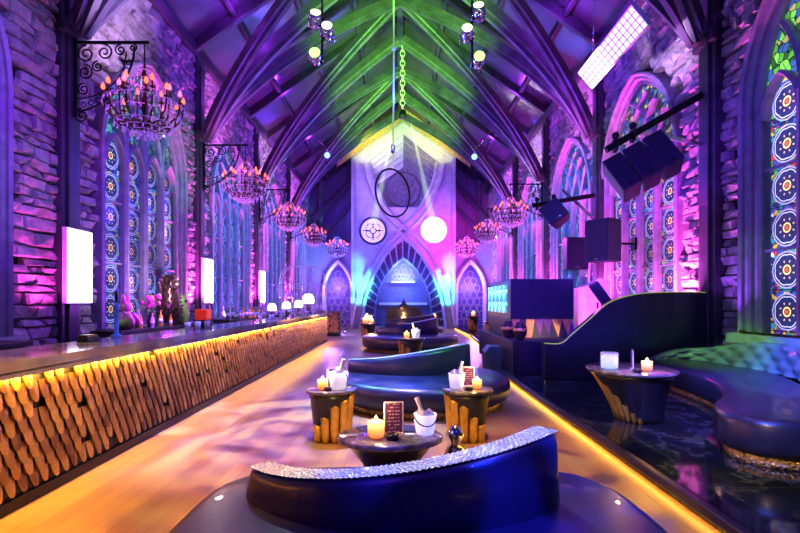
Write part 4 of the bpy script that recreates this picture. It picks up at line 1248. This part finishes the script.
mb.add(F3 + [(x,y+.3,z) for x,y,z in F3], [(0,1,4),(1,5,4),(1,2,5),(2,6,5),(2,3,6),(3,7,6),(8,12,9),(9,12,13),(9,13,10),(10,13,14),(10,14,11),(11,14,15),(0,4,12,8),(3,11,15,7),(4,5,13,12),(5,6,14,13),(6,7,15,14)], 0)
mb.build('facet_shell', M['white'], o)
MB().box(-.05,.95,-.14,.58,0,.04).build('foot_plate', M['black'], o)
# floor monitor at the platform edge
o = thing('floor_monitor', 'dark floor speaker by the platform edge in front of the booth', 'speaker', (1.93, 10.0, 0))
mb = MB(); pl = [(-.16,-.2,0),(.15,-.2,0),(.15,-.2,.62),(-.1,-.2,.62),(-.19,-.2,.5)]
mb.ext(pl, (0,.42,0)); mb.build('cabinet', M['speaker'], o, bevel=.012)
MB().box(-.09,.13,-.215,-.2,.06,.55).build('grille', M['grille'], o)
# lattice rail behind the banquette
o = thing('lattice_rail', 'low wooden lattice rail behind banquette below the green right window', 'rail', (5.55, 6.2, PZ))
mb = MB(); mb.box(-.02,.02,-1.2,1.6,.86,.92); mb.box(-.02,.02,-1.2,1.6,.62,.66); mb.build('rail', M['bronze'], o)
mb = MB()
for k in range(14):
    mb.bar((0,-1.2+.2*k,.66),(0,-1.0+.2*k,.86),.014,.014); mb.bar((0,-1.0+.2*k,.66),(0,-1.2+.2*k,.86),.014,.014)
mb.build('lattice', M['bronze'], o)
for y in (-1.18, .2, 1.58): MB().box(-.03,.03,y-.03,y+.03,0,.94).build('post', M['bronze'], o)

# ------------------------------------------------------------------ hanging speakers
def rotm(ax, ay, az): return Matrix.Rotation(az,3,'Z') @ Matrix.Rotation(ay,3,'Y') @ Matrix.Rotation(ax,3,'X')
def speaker(label, c, size, rot, name='hanging_speaker', badge=True, taper=.36):
    o = thing(name, label, 'speaker', c); o.rotation_euler = rot
    w, d, h = size
    mb = MB(); mb.ext([(-w/2,-d/2,-h/2),(w/2,-d/2,-h/2),(w*taper,d/2,-h/2),(-w*taper,d/2,-h/2)], (0,0,h)); mb.build('cabinet', M['speaker'], o, bevel=.012)
    MB().box(-w/2+.025,w/2-.025,-d/2-.018,-d/2,-h/2+.025,h/2-.025).build('grille', M['grille'], o)
    if badge: MB().box(-.05,.05,-d/2-.023,-d/2-.018,-h/2+.05,-h/2+.07).build('badge', M['chrome'], o)
    return o
A = thing('hanging_speaker_array', 'large tilted black speaker array of three cabinets on right pillar arm', 'speaker', at(641.5, 167, 7.95)); A.rotation_euler = (-.35, -.49, -.25)
for k, xx in enumerate((-.345, 0, .345)):
    w, d, h = .32, .46, .66
    cb = MB().ext([(xx-w/2,-d/2,-h/2),(xx+w/2,-d/2,-h/2),(xx+w*.42,d/2,-h/2),(xx-w*.42,d/2,-h/2)], (0,0,h)).build('cabinet', M['speaker'], A, bevel=.012)
    MB().box(xx-w/2+.02,xx+w/2-.02,-d/2-.02,-d/2,-h/2+.02,h/2-.02).build('grille', M['grille'], cb)
    MB().box(xx-.045,xx+.045,-d/2-.026,-d/2-.02,-h/2+.05,-h/2+.075).build('badge', M['chrome'], cb)
def arm(label, p, q, fix, extra):
    o = thing('speaker_boom_mount', label, 'bracket', p)
    p, q = Vector(p), Vector(q)
    mb = MB(); mb.bar((0,0,0), q-p, .1, .12); mb.build('boom', M['blackmetal'], o, bevel=.01)
    mb = MB(); mb.bar(Vector(extra[0])-p, Vector(extra[1])-p, .06, .06); mb.build('brace', M['chrome'], o)
    for f in fix:
        c = (q-p)*f; mb = MB()
        mb.tube([c+Vector((0,-.08,.1)), c+Vector((0,-.08,-.12)), c+Vector((0,.08,-.12)), c+Vector((0,.08,.1))], .02, 6, closed=True)
        mb.ball(c+Vector((0,0,.16)), .07, 10); mb.tube([c+Vector((0,0,.14)), c+Vector((0,0,-.15))], .025, 6)
        mb.build('clamp', M['blackmetal'], o)
    return o
arm('black boom arm reaching from near right pillar above the speaker array', (5.5,8.75,5.3), at(606,150,8.75), (.72,.9), ((5.5,8.75,4.4), at(632,130,8.75)))
S2 = at(555, 214, 12.9)
o = speaker('tilted violet-lit speaker hung on the second right pillar arm', S2, (.56,.42,.62), (-.3,-.62,-.35))
arm('blue-lit boom arm reaching from second right pillar over the tilted speaker', (5.5,13.6,4.55), at(532,206,13.7), (.65,.92), ((5.5,13.6,3.9), at(562,190,13.7)))
speaker('upright black speaker left of the larger wall speaker', at(574,254,12.4), (.58,.42,.82), (0,0,.1))
speaker('larger upright black speaker mounted in front of right window', at(603,241,11.0), (.60,.5,.96), (0,0,-1.0), taper=.5)
for px, py, Y, lb in ((574,254,12.4,'slim wall bracket holding the upright black speaker'), (604,241,11.0,'slim wall bracket holding the larger upright speaker')):
    p = at(px, py, Y); 
    o = thing('speaker_mount_bracket', lb, 'bracket', (p.x, p.y, p.z))
    MB().bar((.1 if px < 590 else .48,.26 if px < 590 else .5,0),(XR-.15-p.x,.55,0),.05,.05).build('bracket_bar', M['blackmetal'], o)
    MB().box(XR-.22-p.x,XR-.16-p.x,.45,.65,-.15,.15).build('wall_plate', M['blackmetal'], o)
p = at(599, 293, 10.0)
speaker('small black speaker tilted on a stand behind the curved partition', p, (.22,.3,.48), (.1,-.6,-.3), name='hanging_monitor_speaker', badge=False)
o = thing('speaker_stand', 'thin stand under the small tilted speaker behind the partition', 'stand', (p.x+.02, p.y+.12, PZ))
MB().tube([(0,0,.03),(0,0,p.z-PZ-.2)], .022, 8).build('pole', M['blackmetal'], o)
mb = MB()
for k in range(3): mb.tube([(0,0,.35),(.3*math.cos(2.1*k),.3*math.sin(2.1*k),.02)], .014, 6)
mb.build('tripod', M['blackmetal'], o)

# LED light panel hung under the right roof slope
gm = NT('panel_grid'); v = gm.coord(); sp = gm.new('ShaderNodeSeparateXYZ'); gm.put(sp.inputs[0], v)
def gl(s_, n): return gm.math('LESS_THAN', gm.math('ABSOLUTE', gm.math('SUBTRACT', gm.math('FRACT', gm.math('MULTIPLY', s_, n)), .5)), .41)
msk = gm.math('MULTIPLY', gl(sp.outputs[0], 10), gl(sp.outputs[1], 7))
gm.set(base=(.05,.03,.06), emit=gm.mix(msk, (.25,.08,.3,1), (1,.86,.98,1)), es=1.25)
o = thing('hanging_light_panel', 'long white grid light panel slung under right roof slope', 'light panel', (3.74, 8.6, 6.0)); o.rotation_euler = (0, .86, 0)
MB().box(-.22,.22,-1.12,1.12,0,.08).build('panel_frame', M['white'], o, bevel=.008)
MB().box(-.2,.2,-1.1,1.1,-.012,0).build('light_grid', gm.mat, o)
for y in (7.75, 9.45):
    mb = MB(); mb.tube([(0,0,0),(.15,0,roof_z(4.0)-6.1-.3)], .008, 6)
    tag(mb.build('hanging_wire', M['chrome'], loc=(3.78,y,6.1)), 'thin steel wire holding the %s end of the grid light panel' % ('near' if y < 8 else 'far'), 'wire')

# ------------------------------------------------------------------ lights rigs, hoop, chain
def rig(label, x, y, zs_, px_side):
    o = thing('hanging_spotlight_string', label, 'spotlights', (x, y, zs_[-1]-.3))
    z0 = zs_[-1]-.3; zr = 10.6
    MB().tube([(0,0,.2),(0,0,zr-z0)], .025, 8).build('pole', M['blackmetal'], o)
    for k, z in enumerate(zs_):
        s_ = px_side*(1 if k % 2 else -1)*.12
        h = MB(); h.lathe([(.06,-.16),(.12,-.12),(.13,.08),(.10,.14)], 16); hd = h.build('lamp_head', M['chrome'], o, loc=(s_,-.12,z-z0), rot=(1.0+.2*k, .3*px_side, 0))
        MB().lathe([(.10,.12),(.11,.15),(.0001,.17)], 16).build('lens', M['greenlens' if k == 2 else 'whitelens'], hd)
        MB().tube([(-.15,0,-.02),(-.15,.02,-.2),(.15,.02,-.2),(.15,0,-.02)], .018, 6).build('yoke', M['chrome'], hd)
rig('string of bright green spotlights hanging left of the roof ridge', -1.62, 10.0, (7.35, 7.1, 6.57), 1)
rig('string of bright green spotlights hanging right of the roof ridge', 1.50, 10.0, (7.5, 7.05, 6.5), -1)
for px, py, lb in ((327.5, 155.5, 'small blue spotlight hanging left of the tower gable'), (474, 157, 'small blue spotlight hanging right of the tower gable')):
    p = at(px, py, 22.0); s_ = -1 if px < 400 else 1
    o = thing('hanging_spotlight', lb, 'spotlight', p)
    MB().lathe([(.1,-.2),(.16,-.14),(.16,.1),(.13,.16)], 16).build('lamp_head', M['blackmetal'], o, rot=(PI/2+.25,0,0), loc=(0,.1,0))
    MB().ball((0,-.1,-.02), .13, 14).build('lens', M['bluelens'], o)
    MB().tube([(0,.1,.1),(s_*.05,.1,.35),(s_*1.0,.1,1.5)], .03, 6).build('arm', M['chrome'], o)
# aerial hoop on rope
hc = at(393, 193, 11.0)
o = thing('hanging_hoop', 'black aerial hoop hanging from a rope before the tower', 'hoop', hc, .78)
MB().tube([(.54*math.cos(u), 0, .54*math.sin(u)) for u in [2*PI*k/48 for k in range(48)]], .022, 8, closed=True).build('ring', M['blackmetal'], o)
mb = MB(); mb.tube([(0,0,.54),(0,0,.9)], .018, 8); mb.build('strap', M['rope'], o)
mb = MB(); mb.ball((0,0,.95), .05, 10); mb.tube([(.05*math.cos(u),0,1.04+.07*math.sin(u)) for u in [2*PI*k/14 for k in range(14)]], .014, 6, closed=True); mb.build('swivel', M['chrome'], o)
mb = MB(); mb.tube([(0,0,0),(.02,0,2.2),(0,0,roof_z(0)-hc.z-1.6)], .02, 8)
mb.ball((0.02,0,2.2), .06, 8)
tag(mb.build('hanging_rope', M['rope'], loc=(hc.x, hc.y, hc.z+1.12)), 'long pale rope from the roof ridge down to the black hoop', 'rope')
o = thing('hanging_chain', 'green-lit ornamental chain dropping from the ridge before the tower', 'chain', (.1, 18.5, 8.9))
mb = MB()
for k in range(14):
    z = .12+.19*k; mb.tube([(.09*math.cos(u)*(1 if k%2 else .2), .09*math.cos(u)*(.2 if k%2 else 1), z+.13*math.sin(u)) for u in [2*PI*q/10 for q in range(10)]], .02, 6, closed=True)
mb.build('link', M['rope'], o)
mb = MB(); mb.lathe([(.14,-.28),(.17,-.2),(.12,0),(.03,.05)], 14); mb.build('projector_head', M['blackmetal'], o)

# projector beams in the haze
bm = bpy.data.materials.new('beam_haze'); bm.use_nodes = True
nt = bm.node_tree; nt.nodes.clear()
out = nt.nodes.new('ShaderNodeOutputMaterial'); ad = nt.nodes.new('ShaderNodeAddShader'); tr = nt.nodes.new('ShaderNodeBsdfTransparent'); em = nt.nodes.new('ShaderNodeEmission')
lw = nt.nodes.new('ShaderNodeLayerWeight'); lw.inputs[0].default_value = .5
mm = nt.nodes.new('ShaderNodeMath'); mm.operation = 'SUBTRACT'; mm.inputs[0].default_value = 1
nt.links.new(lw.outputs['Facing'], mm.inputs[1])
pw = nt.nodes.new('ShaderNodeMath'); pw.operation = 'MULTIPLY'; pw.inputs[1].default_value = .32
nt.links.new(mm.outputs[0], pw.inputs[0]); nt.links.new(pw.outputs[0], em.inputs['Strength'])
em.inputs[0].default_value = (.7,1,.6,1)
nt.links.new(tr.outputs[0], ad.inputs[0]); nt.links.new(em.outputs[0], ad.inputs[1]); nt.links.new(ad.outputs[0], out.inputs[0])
for s_, x, lb in ((-1, -.1, 'pale green beam from the ridge projector to the projected compass'), (1, .3, 'pale green beam from the ridge projector to the projected white disc')):
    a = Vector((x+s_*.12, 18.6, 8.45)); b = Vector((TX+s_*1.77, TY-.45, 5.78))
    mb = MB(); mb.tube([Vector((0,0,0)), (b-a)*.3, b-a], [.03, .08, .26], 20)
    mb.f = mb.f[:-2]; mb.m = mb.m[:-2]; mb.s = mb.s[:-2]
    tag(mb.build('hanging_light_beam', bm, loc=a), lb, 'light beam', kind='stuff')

# ------------------------------------------------------------------ lights
def look(o, target):
    o.rotation_euler = (Vector(target)-o.location).to_track_quat('-Z', 'Y').to_euler()
def spot(name, loc, tgt, c, w, ang=60, blend=.6, r=.05, gobo=None):
    l = bpy.data.lights.new(name, 'SPOT'); l.color = c; l.energy = w; l.spot_size = math.radians(ang); l.spot_blend = blend; l.shadow_soft_size = r
    o = bpy.data.objects.new(name, l); C.objects.link(o); o.location = loc; look(o, tgt)
    if gobo:
        l.use_nodes = True; nt = l.node_tree; e = nt.nodes['Emission']
        tc = nt.nodes.new('ShaderNodeTexCoord'); nz = nt.nodes.new('ShaderNodeTexNoise'); nz.inputs['Scale'].default_value = gobo[0]; nz.inputs['Detail'].default_value = 2
        nz.inputs['Distortion'].default_value = gobo[2] if len(gobo) > 2 else .8
        rp = nt.nodes.new('ShaderNodeValToRGB'); cr = rp.color_ramp
        while len(cr.elements) < len(gobo[1]): cr.elements.new(.5)
        for el, (p, cc) in zip(cr.elements, gobo[1]): el.position = p; el.color = (*cc, 1)
        nt.links.new(tc.outputs['Normal'], nz.inputs['Vector']); nt.links.new(nz.outputs[0], rp.inputs[0]); nt.links.new(rp.outputs[0], e.inputs['Color'])
    return o
def point(name, loc, c, w, r=.05):
    l = bpy.data.lights.new(name, 'POINT'); l.color = c; l.energy = w; l.shadow_soft_size = r
    o = bpy.data.objects.new(name, l); C.objects.link(o); o.location = loc; return o
def area(name, loc, tgt, c, w, sx, sy):
    l = bpy.data.lights.new(name, 'AREA'); l.shape = 'RECTANGLE'; l.size = sx; l.size_y = sy; l.color = c; l.energy = w
    o = bpy.data.objects.new(name, l); C.objects.link(o); o.location = loc; look(o, tgt); return o

BLU, GRN = (.04,.08,1), (.25,1,.02)
MAG, VIO = (1,.07,.72), (.30,.02,1)
# wall washers at the feet of the pillars
for s_, xi, P in ((-1, -5.35, PILL), (1, 5.2, PIL)):
    for i in range(1, 6):
        y = P[i]
        if i > 1: spot('uplight', (xi, y-.75, 1.12), (xi+s_*.62, y-.55, 3.2), MAG if i > 2 or s_ < 0 else (.35,.06,1), 1700 if i > 2 else (260 if s_ < 0 else 120), 85, .9)
        if i > 1: spot('uplight', (xi, y+.75, 1.12), (xi+s_*.62, y+.5, 3.2), MAG, 1900, 85, .9)
        if i > 1: spot('wash', (s_*1.5, y+.6, 6.8), (s_*6, y+2.6, 4.0), (.10,.05,1) if i < 3 else (.05,.28,1), 600 if i < 3 else 1700, 70, .8)
        if i > 1: spot('wash', (s_*2.5, y+.2, 5.0), (s_*6, y+1.2, 7.6), (.85,.15,1) if i % 2 else (.8,.5,.95), 1500, 48, .9)
spot('near_wash', (-2.0, 4.2, 5.0), (-6, 7.0, 4.0), (.26,.03,1), 1100, 60, .9)
spot('near_wash', (2.0, 4.6, 5.0), (6, 7.4, 4.0), (.07,.06,1), 200, 60, .9)
# green splashes on the walls
for p, t_, w_ in (((-1,6,5),(-6,7.6,3.2),110), ((0,8,6.5),(-6,13.0,5.4),800), ((1,9,6),(6,13,5.6),300), ((3,6,3.5),(5.8,7.8,2.0),40), ((-1,4,6),(-6,7.2,5.6),110)):
    spot('green_splash', p, t_, (.3,1,.25), w_, 26, .8)
# green at the ridge
for y in (8.0, 12.5, 17.0, 21.0):
    for s_ in (-1, 1):
        spot('green', (s_*1.6, y-.5, 6.4), (s_*-.3, y+2.8, 12.2), GRN, 2000, 80, .8)
# violet on roof slopes
for y in (7.5, 12.0, 17.5, 23):
    for s_ in (-1, 1):
        spot('roofviolet', (s_*2.6, y, 5.2), (s_*5.2, y+1.5, 9.6), (.15,.02,1), 600, 75, .8)
        point('panel_glow_fill', (s_*4.3, y+1.0, 9.35), (.40,.04,1), 70, .12)  # hidden fill added to give the roof panels violet patches
# blue general
for y in (5, 11, 17, 23):
    point('blue_fill', (0, y, 6.2), (.03,.05,1), 300, .3)
# tower
spot('tower_left', (-4.0, 22, 3.5), (-1.2, 28, 5.2), (.10,.10,1), 2600, 60, .8)
spot('tower_violet', (-3.0, 22, 7.5), (0, 28, 8.5), (.40,.22,1), 1700, 60, .8)
spot('tower_right', (4.6, 23, 3.4), (2.4, 28, 4.9), (1,.03,.55), 1900, 60, .9)
spot('tower_rightwall', (3.4, 24, 5.0), (5.2, 29.7, 4.8), (1,.02,.55), 1500, 70, .9)
spot('tower_top', (2.5, 22, 8.5), (TX, 28, 9.3), (.75,.6,.9), 700, 45, .8)
for s_ in (-1, 1):
    spot('tower_cyan', (TX+s_*1.2, 25.4, .5), (TX+s_*2.75, 28, 2.6), (.10,.75,1), 1600, 40, .5)
    spot('tower_arc', (TX+s_*5.0, 24.0, 1.0), (TX+s_*2.4, 28, 2.6), (.2,.85,1), 2200, 12, .2)
point('alcove', (TX, 28.6, 2.2), (.05,.12,1), 420, .2)
point('alcove', (TX, 29.8, 3.3), (.25,.4,1), 240, .1)
for s_ in (-1, 1):
    point('doors', (TX+s_*4.2, 28.2, 2.5), (.42,.2,1), 420, .2)
    point('far_wall', (TX+s_*4.0, 27.0, 6.5), (.10,.03,1), 240, .2)
# floor washes with broken patterns
warm = [(.40,(.10,.04,.03)),(.5,(1,.52,.06)),(.62,(1,.85,.25))]
cool = [(.38,(.03,.01,.3)),(.5,(.22,.18,1)),(.62,(.65,.65,1))]
spot('floorwash', (-.8, 4.4, 7.5), (-1.7, 4.4, 0), (.95,.85,.6), 3000, 42, .8, gobo=(8, warm, 1.5))
spot('floorwash', (-1.0, 2.2, 7.5), (-2.0, 3.2, 0), (1,.6,.2), 2600, 30, .9, gobo=(10, warm, 1.5))
spot('floorwash', (-1.2, 7.2, 7.5), (-1.35, 6.3, 0), (.75,.75,1), 11000, 38, .7, gobo=(8, cool, 1.5))
spot('floorwash', (-1.2, 10.5, 7.5), (-1.7, 10.2, 0), (.5,.45,1), 5500, 44, .7, gobo=(6, cool, 1.2))
spot('floorwash', (-1.0, 16.5, 7.5), (-1.5, 16.5, 0), (.5,.45,1), 6500, 56, .7, gobo=(5, cool, 1.2))
spot('floorwash', (0, 23, 7.0), (-.5, 22, 0), (.6,.55,1), 6000, 60, .8, gobo=(5, cool, 1.2))
spot('floorwash', (1.5, 4.5, 7.5), (1.6, 4.7, 0), (1,.8,.35), 2600, 30, .8, gobo=(8, warm, 1.5))
spot('floorwash', (2.0, 9.5, 7.5), (1.5, 9.0, 0), (.35,.35,1), 3500, 34, .8, gobo=(6, cool, 1.2))
spot('floorwash', (0, 5.8, 6.5), (.2, 5.4, 0), (1,.8,.25), 500, 26, .8)
# sofa lights
spot('sofa_blue', (1.9, .2, 4.0), (.85, 2.6, .5), (.04,.09,1), 2600, 34, .5, gobo=(15, [(.47,(.0,.0,.03)),(.6,(.3,.4,1))], .6))
spot('sofa_violet', (-1.8, -.6, 4.5), (-.2, 2.4, .4), (.14,.04,1), 260, 45, .8)
spot('sofa_seat', (2.4, 1.8, 5), (1.0, 2.0, .4), (.12,.08,1), 700, 36, .8)
spot('sofa_white', (-.6, 6.8, 6.5), (.1, 2.75, .7), (.8,.95,.9), 1800, 20, .8)
spot('sofa_gold', (1.6, 6.0, 6.0), (-.3, 2.8, .7), (1,.75,.3), 500, 22, .8)
spot('sofa2_cyan', (-2.6, 9.0, 5.0), (-.4, 7.1, .4), (.10,.5,1), 2200, 26, .5)
spot('sofa2_green', (2.4, 4.8, 5.0), (.4, 7.0, .5), (.15,1,.05), 800, 24, .6)
spot('sofa2_blue', (1.5, 3.2, 4.5), (.8, 7.0, .4), (.10,.05,1), 700, 34, .6)
spot('sofa3_blue', (1.0, 9.5, 5.5), (.3, 15, .4), (.10,.08,1), 1100, 30, .6)
# platform lights
spot('banq_green', (2.5, 6.0, 5.0), (4.95, 7.5, .8), (.3,1,.02), 1500, 22, .7)
spot('banq_blue', (1.5, 4.0, 5.0), (4.8, 5.7, .8), (.05,.18,1), 6500, 28, .7)
spot('banq_violet', (3.2, 3.2, 5.5), (3.8, 5.4, .5), (.32,.12,1), 3600, 36, .7)
spot('banq_side', (1.2, 2.0, 3.5), (3.6, 5.0, .4), (.05,.12,1), 1800, 36, .7)
spot('booth_violet', (3.4, 13.5, 3.6), (5.2, 10, 1.6), (1,.05,.75), 500, 60, .7)
spot('right_up', (4.9, 9.7, .6), (5.7, 10.0, 3), (1,.18,.85), 700, 110, .8)
spot('speaker_violet', (1.6, 3.5, 1.8), (4.1, 8.1, 3.9), (.16,.02,1), 1700, 30, .7)
spot('speaker_violet', (2.6, 6.5, 2.2), (4.6, 12.3, 2.9), (.16,.02,1), 1200, 30, .7)
spot('booth_front', (1.0, 4.5, 4.0), (3.1, 10.2, 1.5), (.10,.03,1), 4200, 40, 1.0)
spot('facet_pink', (4.2, 9.9, .8), (4.75, 11.7, 1.6), (1,.12,.8), 420, 60, .7)
spot('monitor_teal', (1.0, 7.5, 2.0), (1.93, 10, .35), (.15,.8,.8), 160, 18, .7)
spot('facet_gold', (2.4, 8.2, 2.0), (3.1, 10.2, .85), (1,.65,.12), 420, 17, .5)
spot('booth_gold', (1.8, 7.0, 3.0), (2.8, 10.2, .85), (1,.6,.1), 500, 10, .5)
spot('partition', (1.5, 3.5, 3.0), (4.0, 8.6, .9), (.06,.02,1), 260, 40, .8)
spot('banq_base', (1.4, 2.0, 1.6), (3.1, 4.1, .2), (1,.65,.3), 160, 40, .8)
spot('fins', (.6, 3.4, 1.8), (2.35, 5.6, .4), (1,.7,.35), 130, 26, .8)
spot('fins', (-.3, 3.6, 1.5), (-.66, 5.2, .28), (1,.66,.2), 130, 18, .8)
spot('fins', (.35, 3.6, 1.5), (.66, 5.2, .28), (1,.66,.2), 130, 18, .8)
for s_ in (-1, 1): spot('border_gold', (s_*1.5, 24.5, 9.2), (TX+s_*1.8, 28, 11.2), (.8,.85,.02), 900, 60, .8)
# bar
for k in range(6):
    y = 2.7+2.9*k
    area('bar_under', (BX+.068, y, .995), (BX-.02, y, .88), (1,.50,.06), 110, 2.85, .03)
    spot('bar_front', (-1.2, y, 5.5), (BX, y+.3, .6), (.6,.15,.5), 25, 40, .9)
spot('bar_violet', (-1.5, 5.0, 6.0), (-3.2, 6.0, 1.0), (.45,.25,1), 500, 60, .8)
point('bar_display', (-4.8, 10.4, 2.0), (1,.75,.8), 55, .1)
for y in (9.5, 15.5, 20): point('bar_back', (-4.6, y, 1.7), (.4,.05,1), 110, .1)
# candles
for x, y, z in CAND: point('candle_light', (x, y-.0, z+.12), (1,.5,.14), 9 if y < 9 else 22, .03)
for s_, y, lb in spots: point('chandelier_light', ((-5.69 if s_ < 0 else 5.49)-s_*1.22, y, CZ+.45), (1,.12,.4), 14, .15)

w = bpy.data.worlds.new('World'); SC.world = w; w.use_nodes = True
w.node_tree.nodes['Background'].inputs[0].default_value = (.02,.012,.14,1); w.node_tree.nodes['Background'].inputs[1].default_value = .4

cam = bpy.data.cameras.new('Camera'); co = bpy.data.objects.new('Camera', cam); C.objects.link(co)
co.location = (0,0,EYE); co.rotation_euler = (PI/2,0,0)
cam.sensor_width = 36; cam.lens = 36*F/800; cam.shift_y = (HY-266.5)/800; cam.clip_start = .05; cam.clip_end = 200
SC.camera = co
SC.view_settings.view_transform = 'Standard'; SC.view_settings.look = 'None'
SC.view_settings.exposure = .25; SC.view_settings.gamma = .92
SC.cycles.use_denoising = True
SC.cycles.max_bounces = 6; SC.cycles.diffuse_bounces = 3; SC.cycles.glossy_bounces = 3; SC.cycles.transparent_max_bounces = 8
SC.cycles.sample_clamp_indirect = 3; SC.cycles.caustics_reflective = False; SC.cycles.caustics_refractive = False
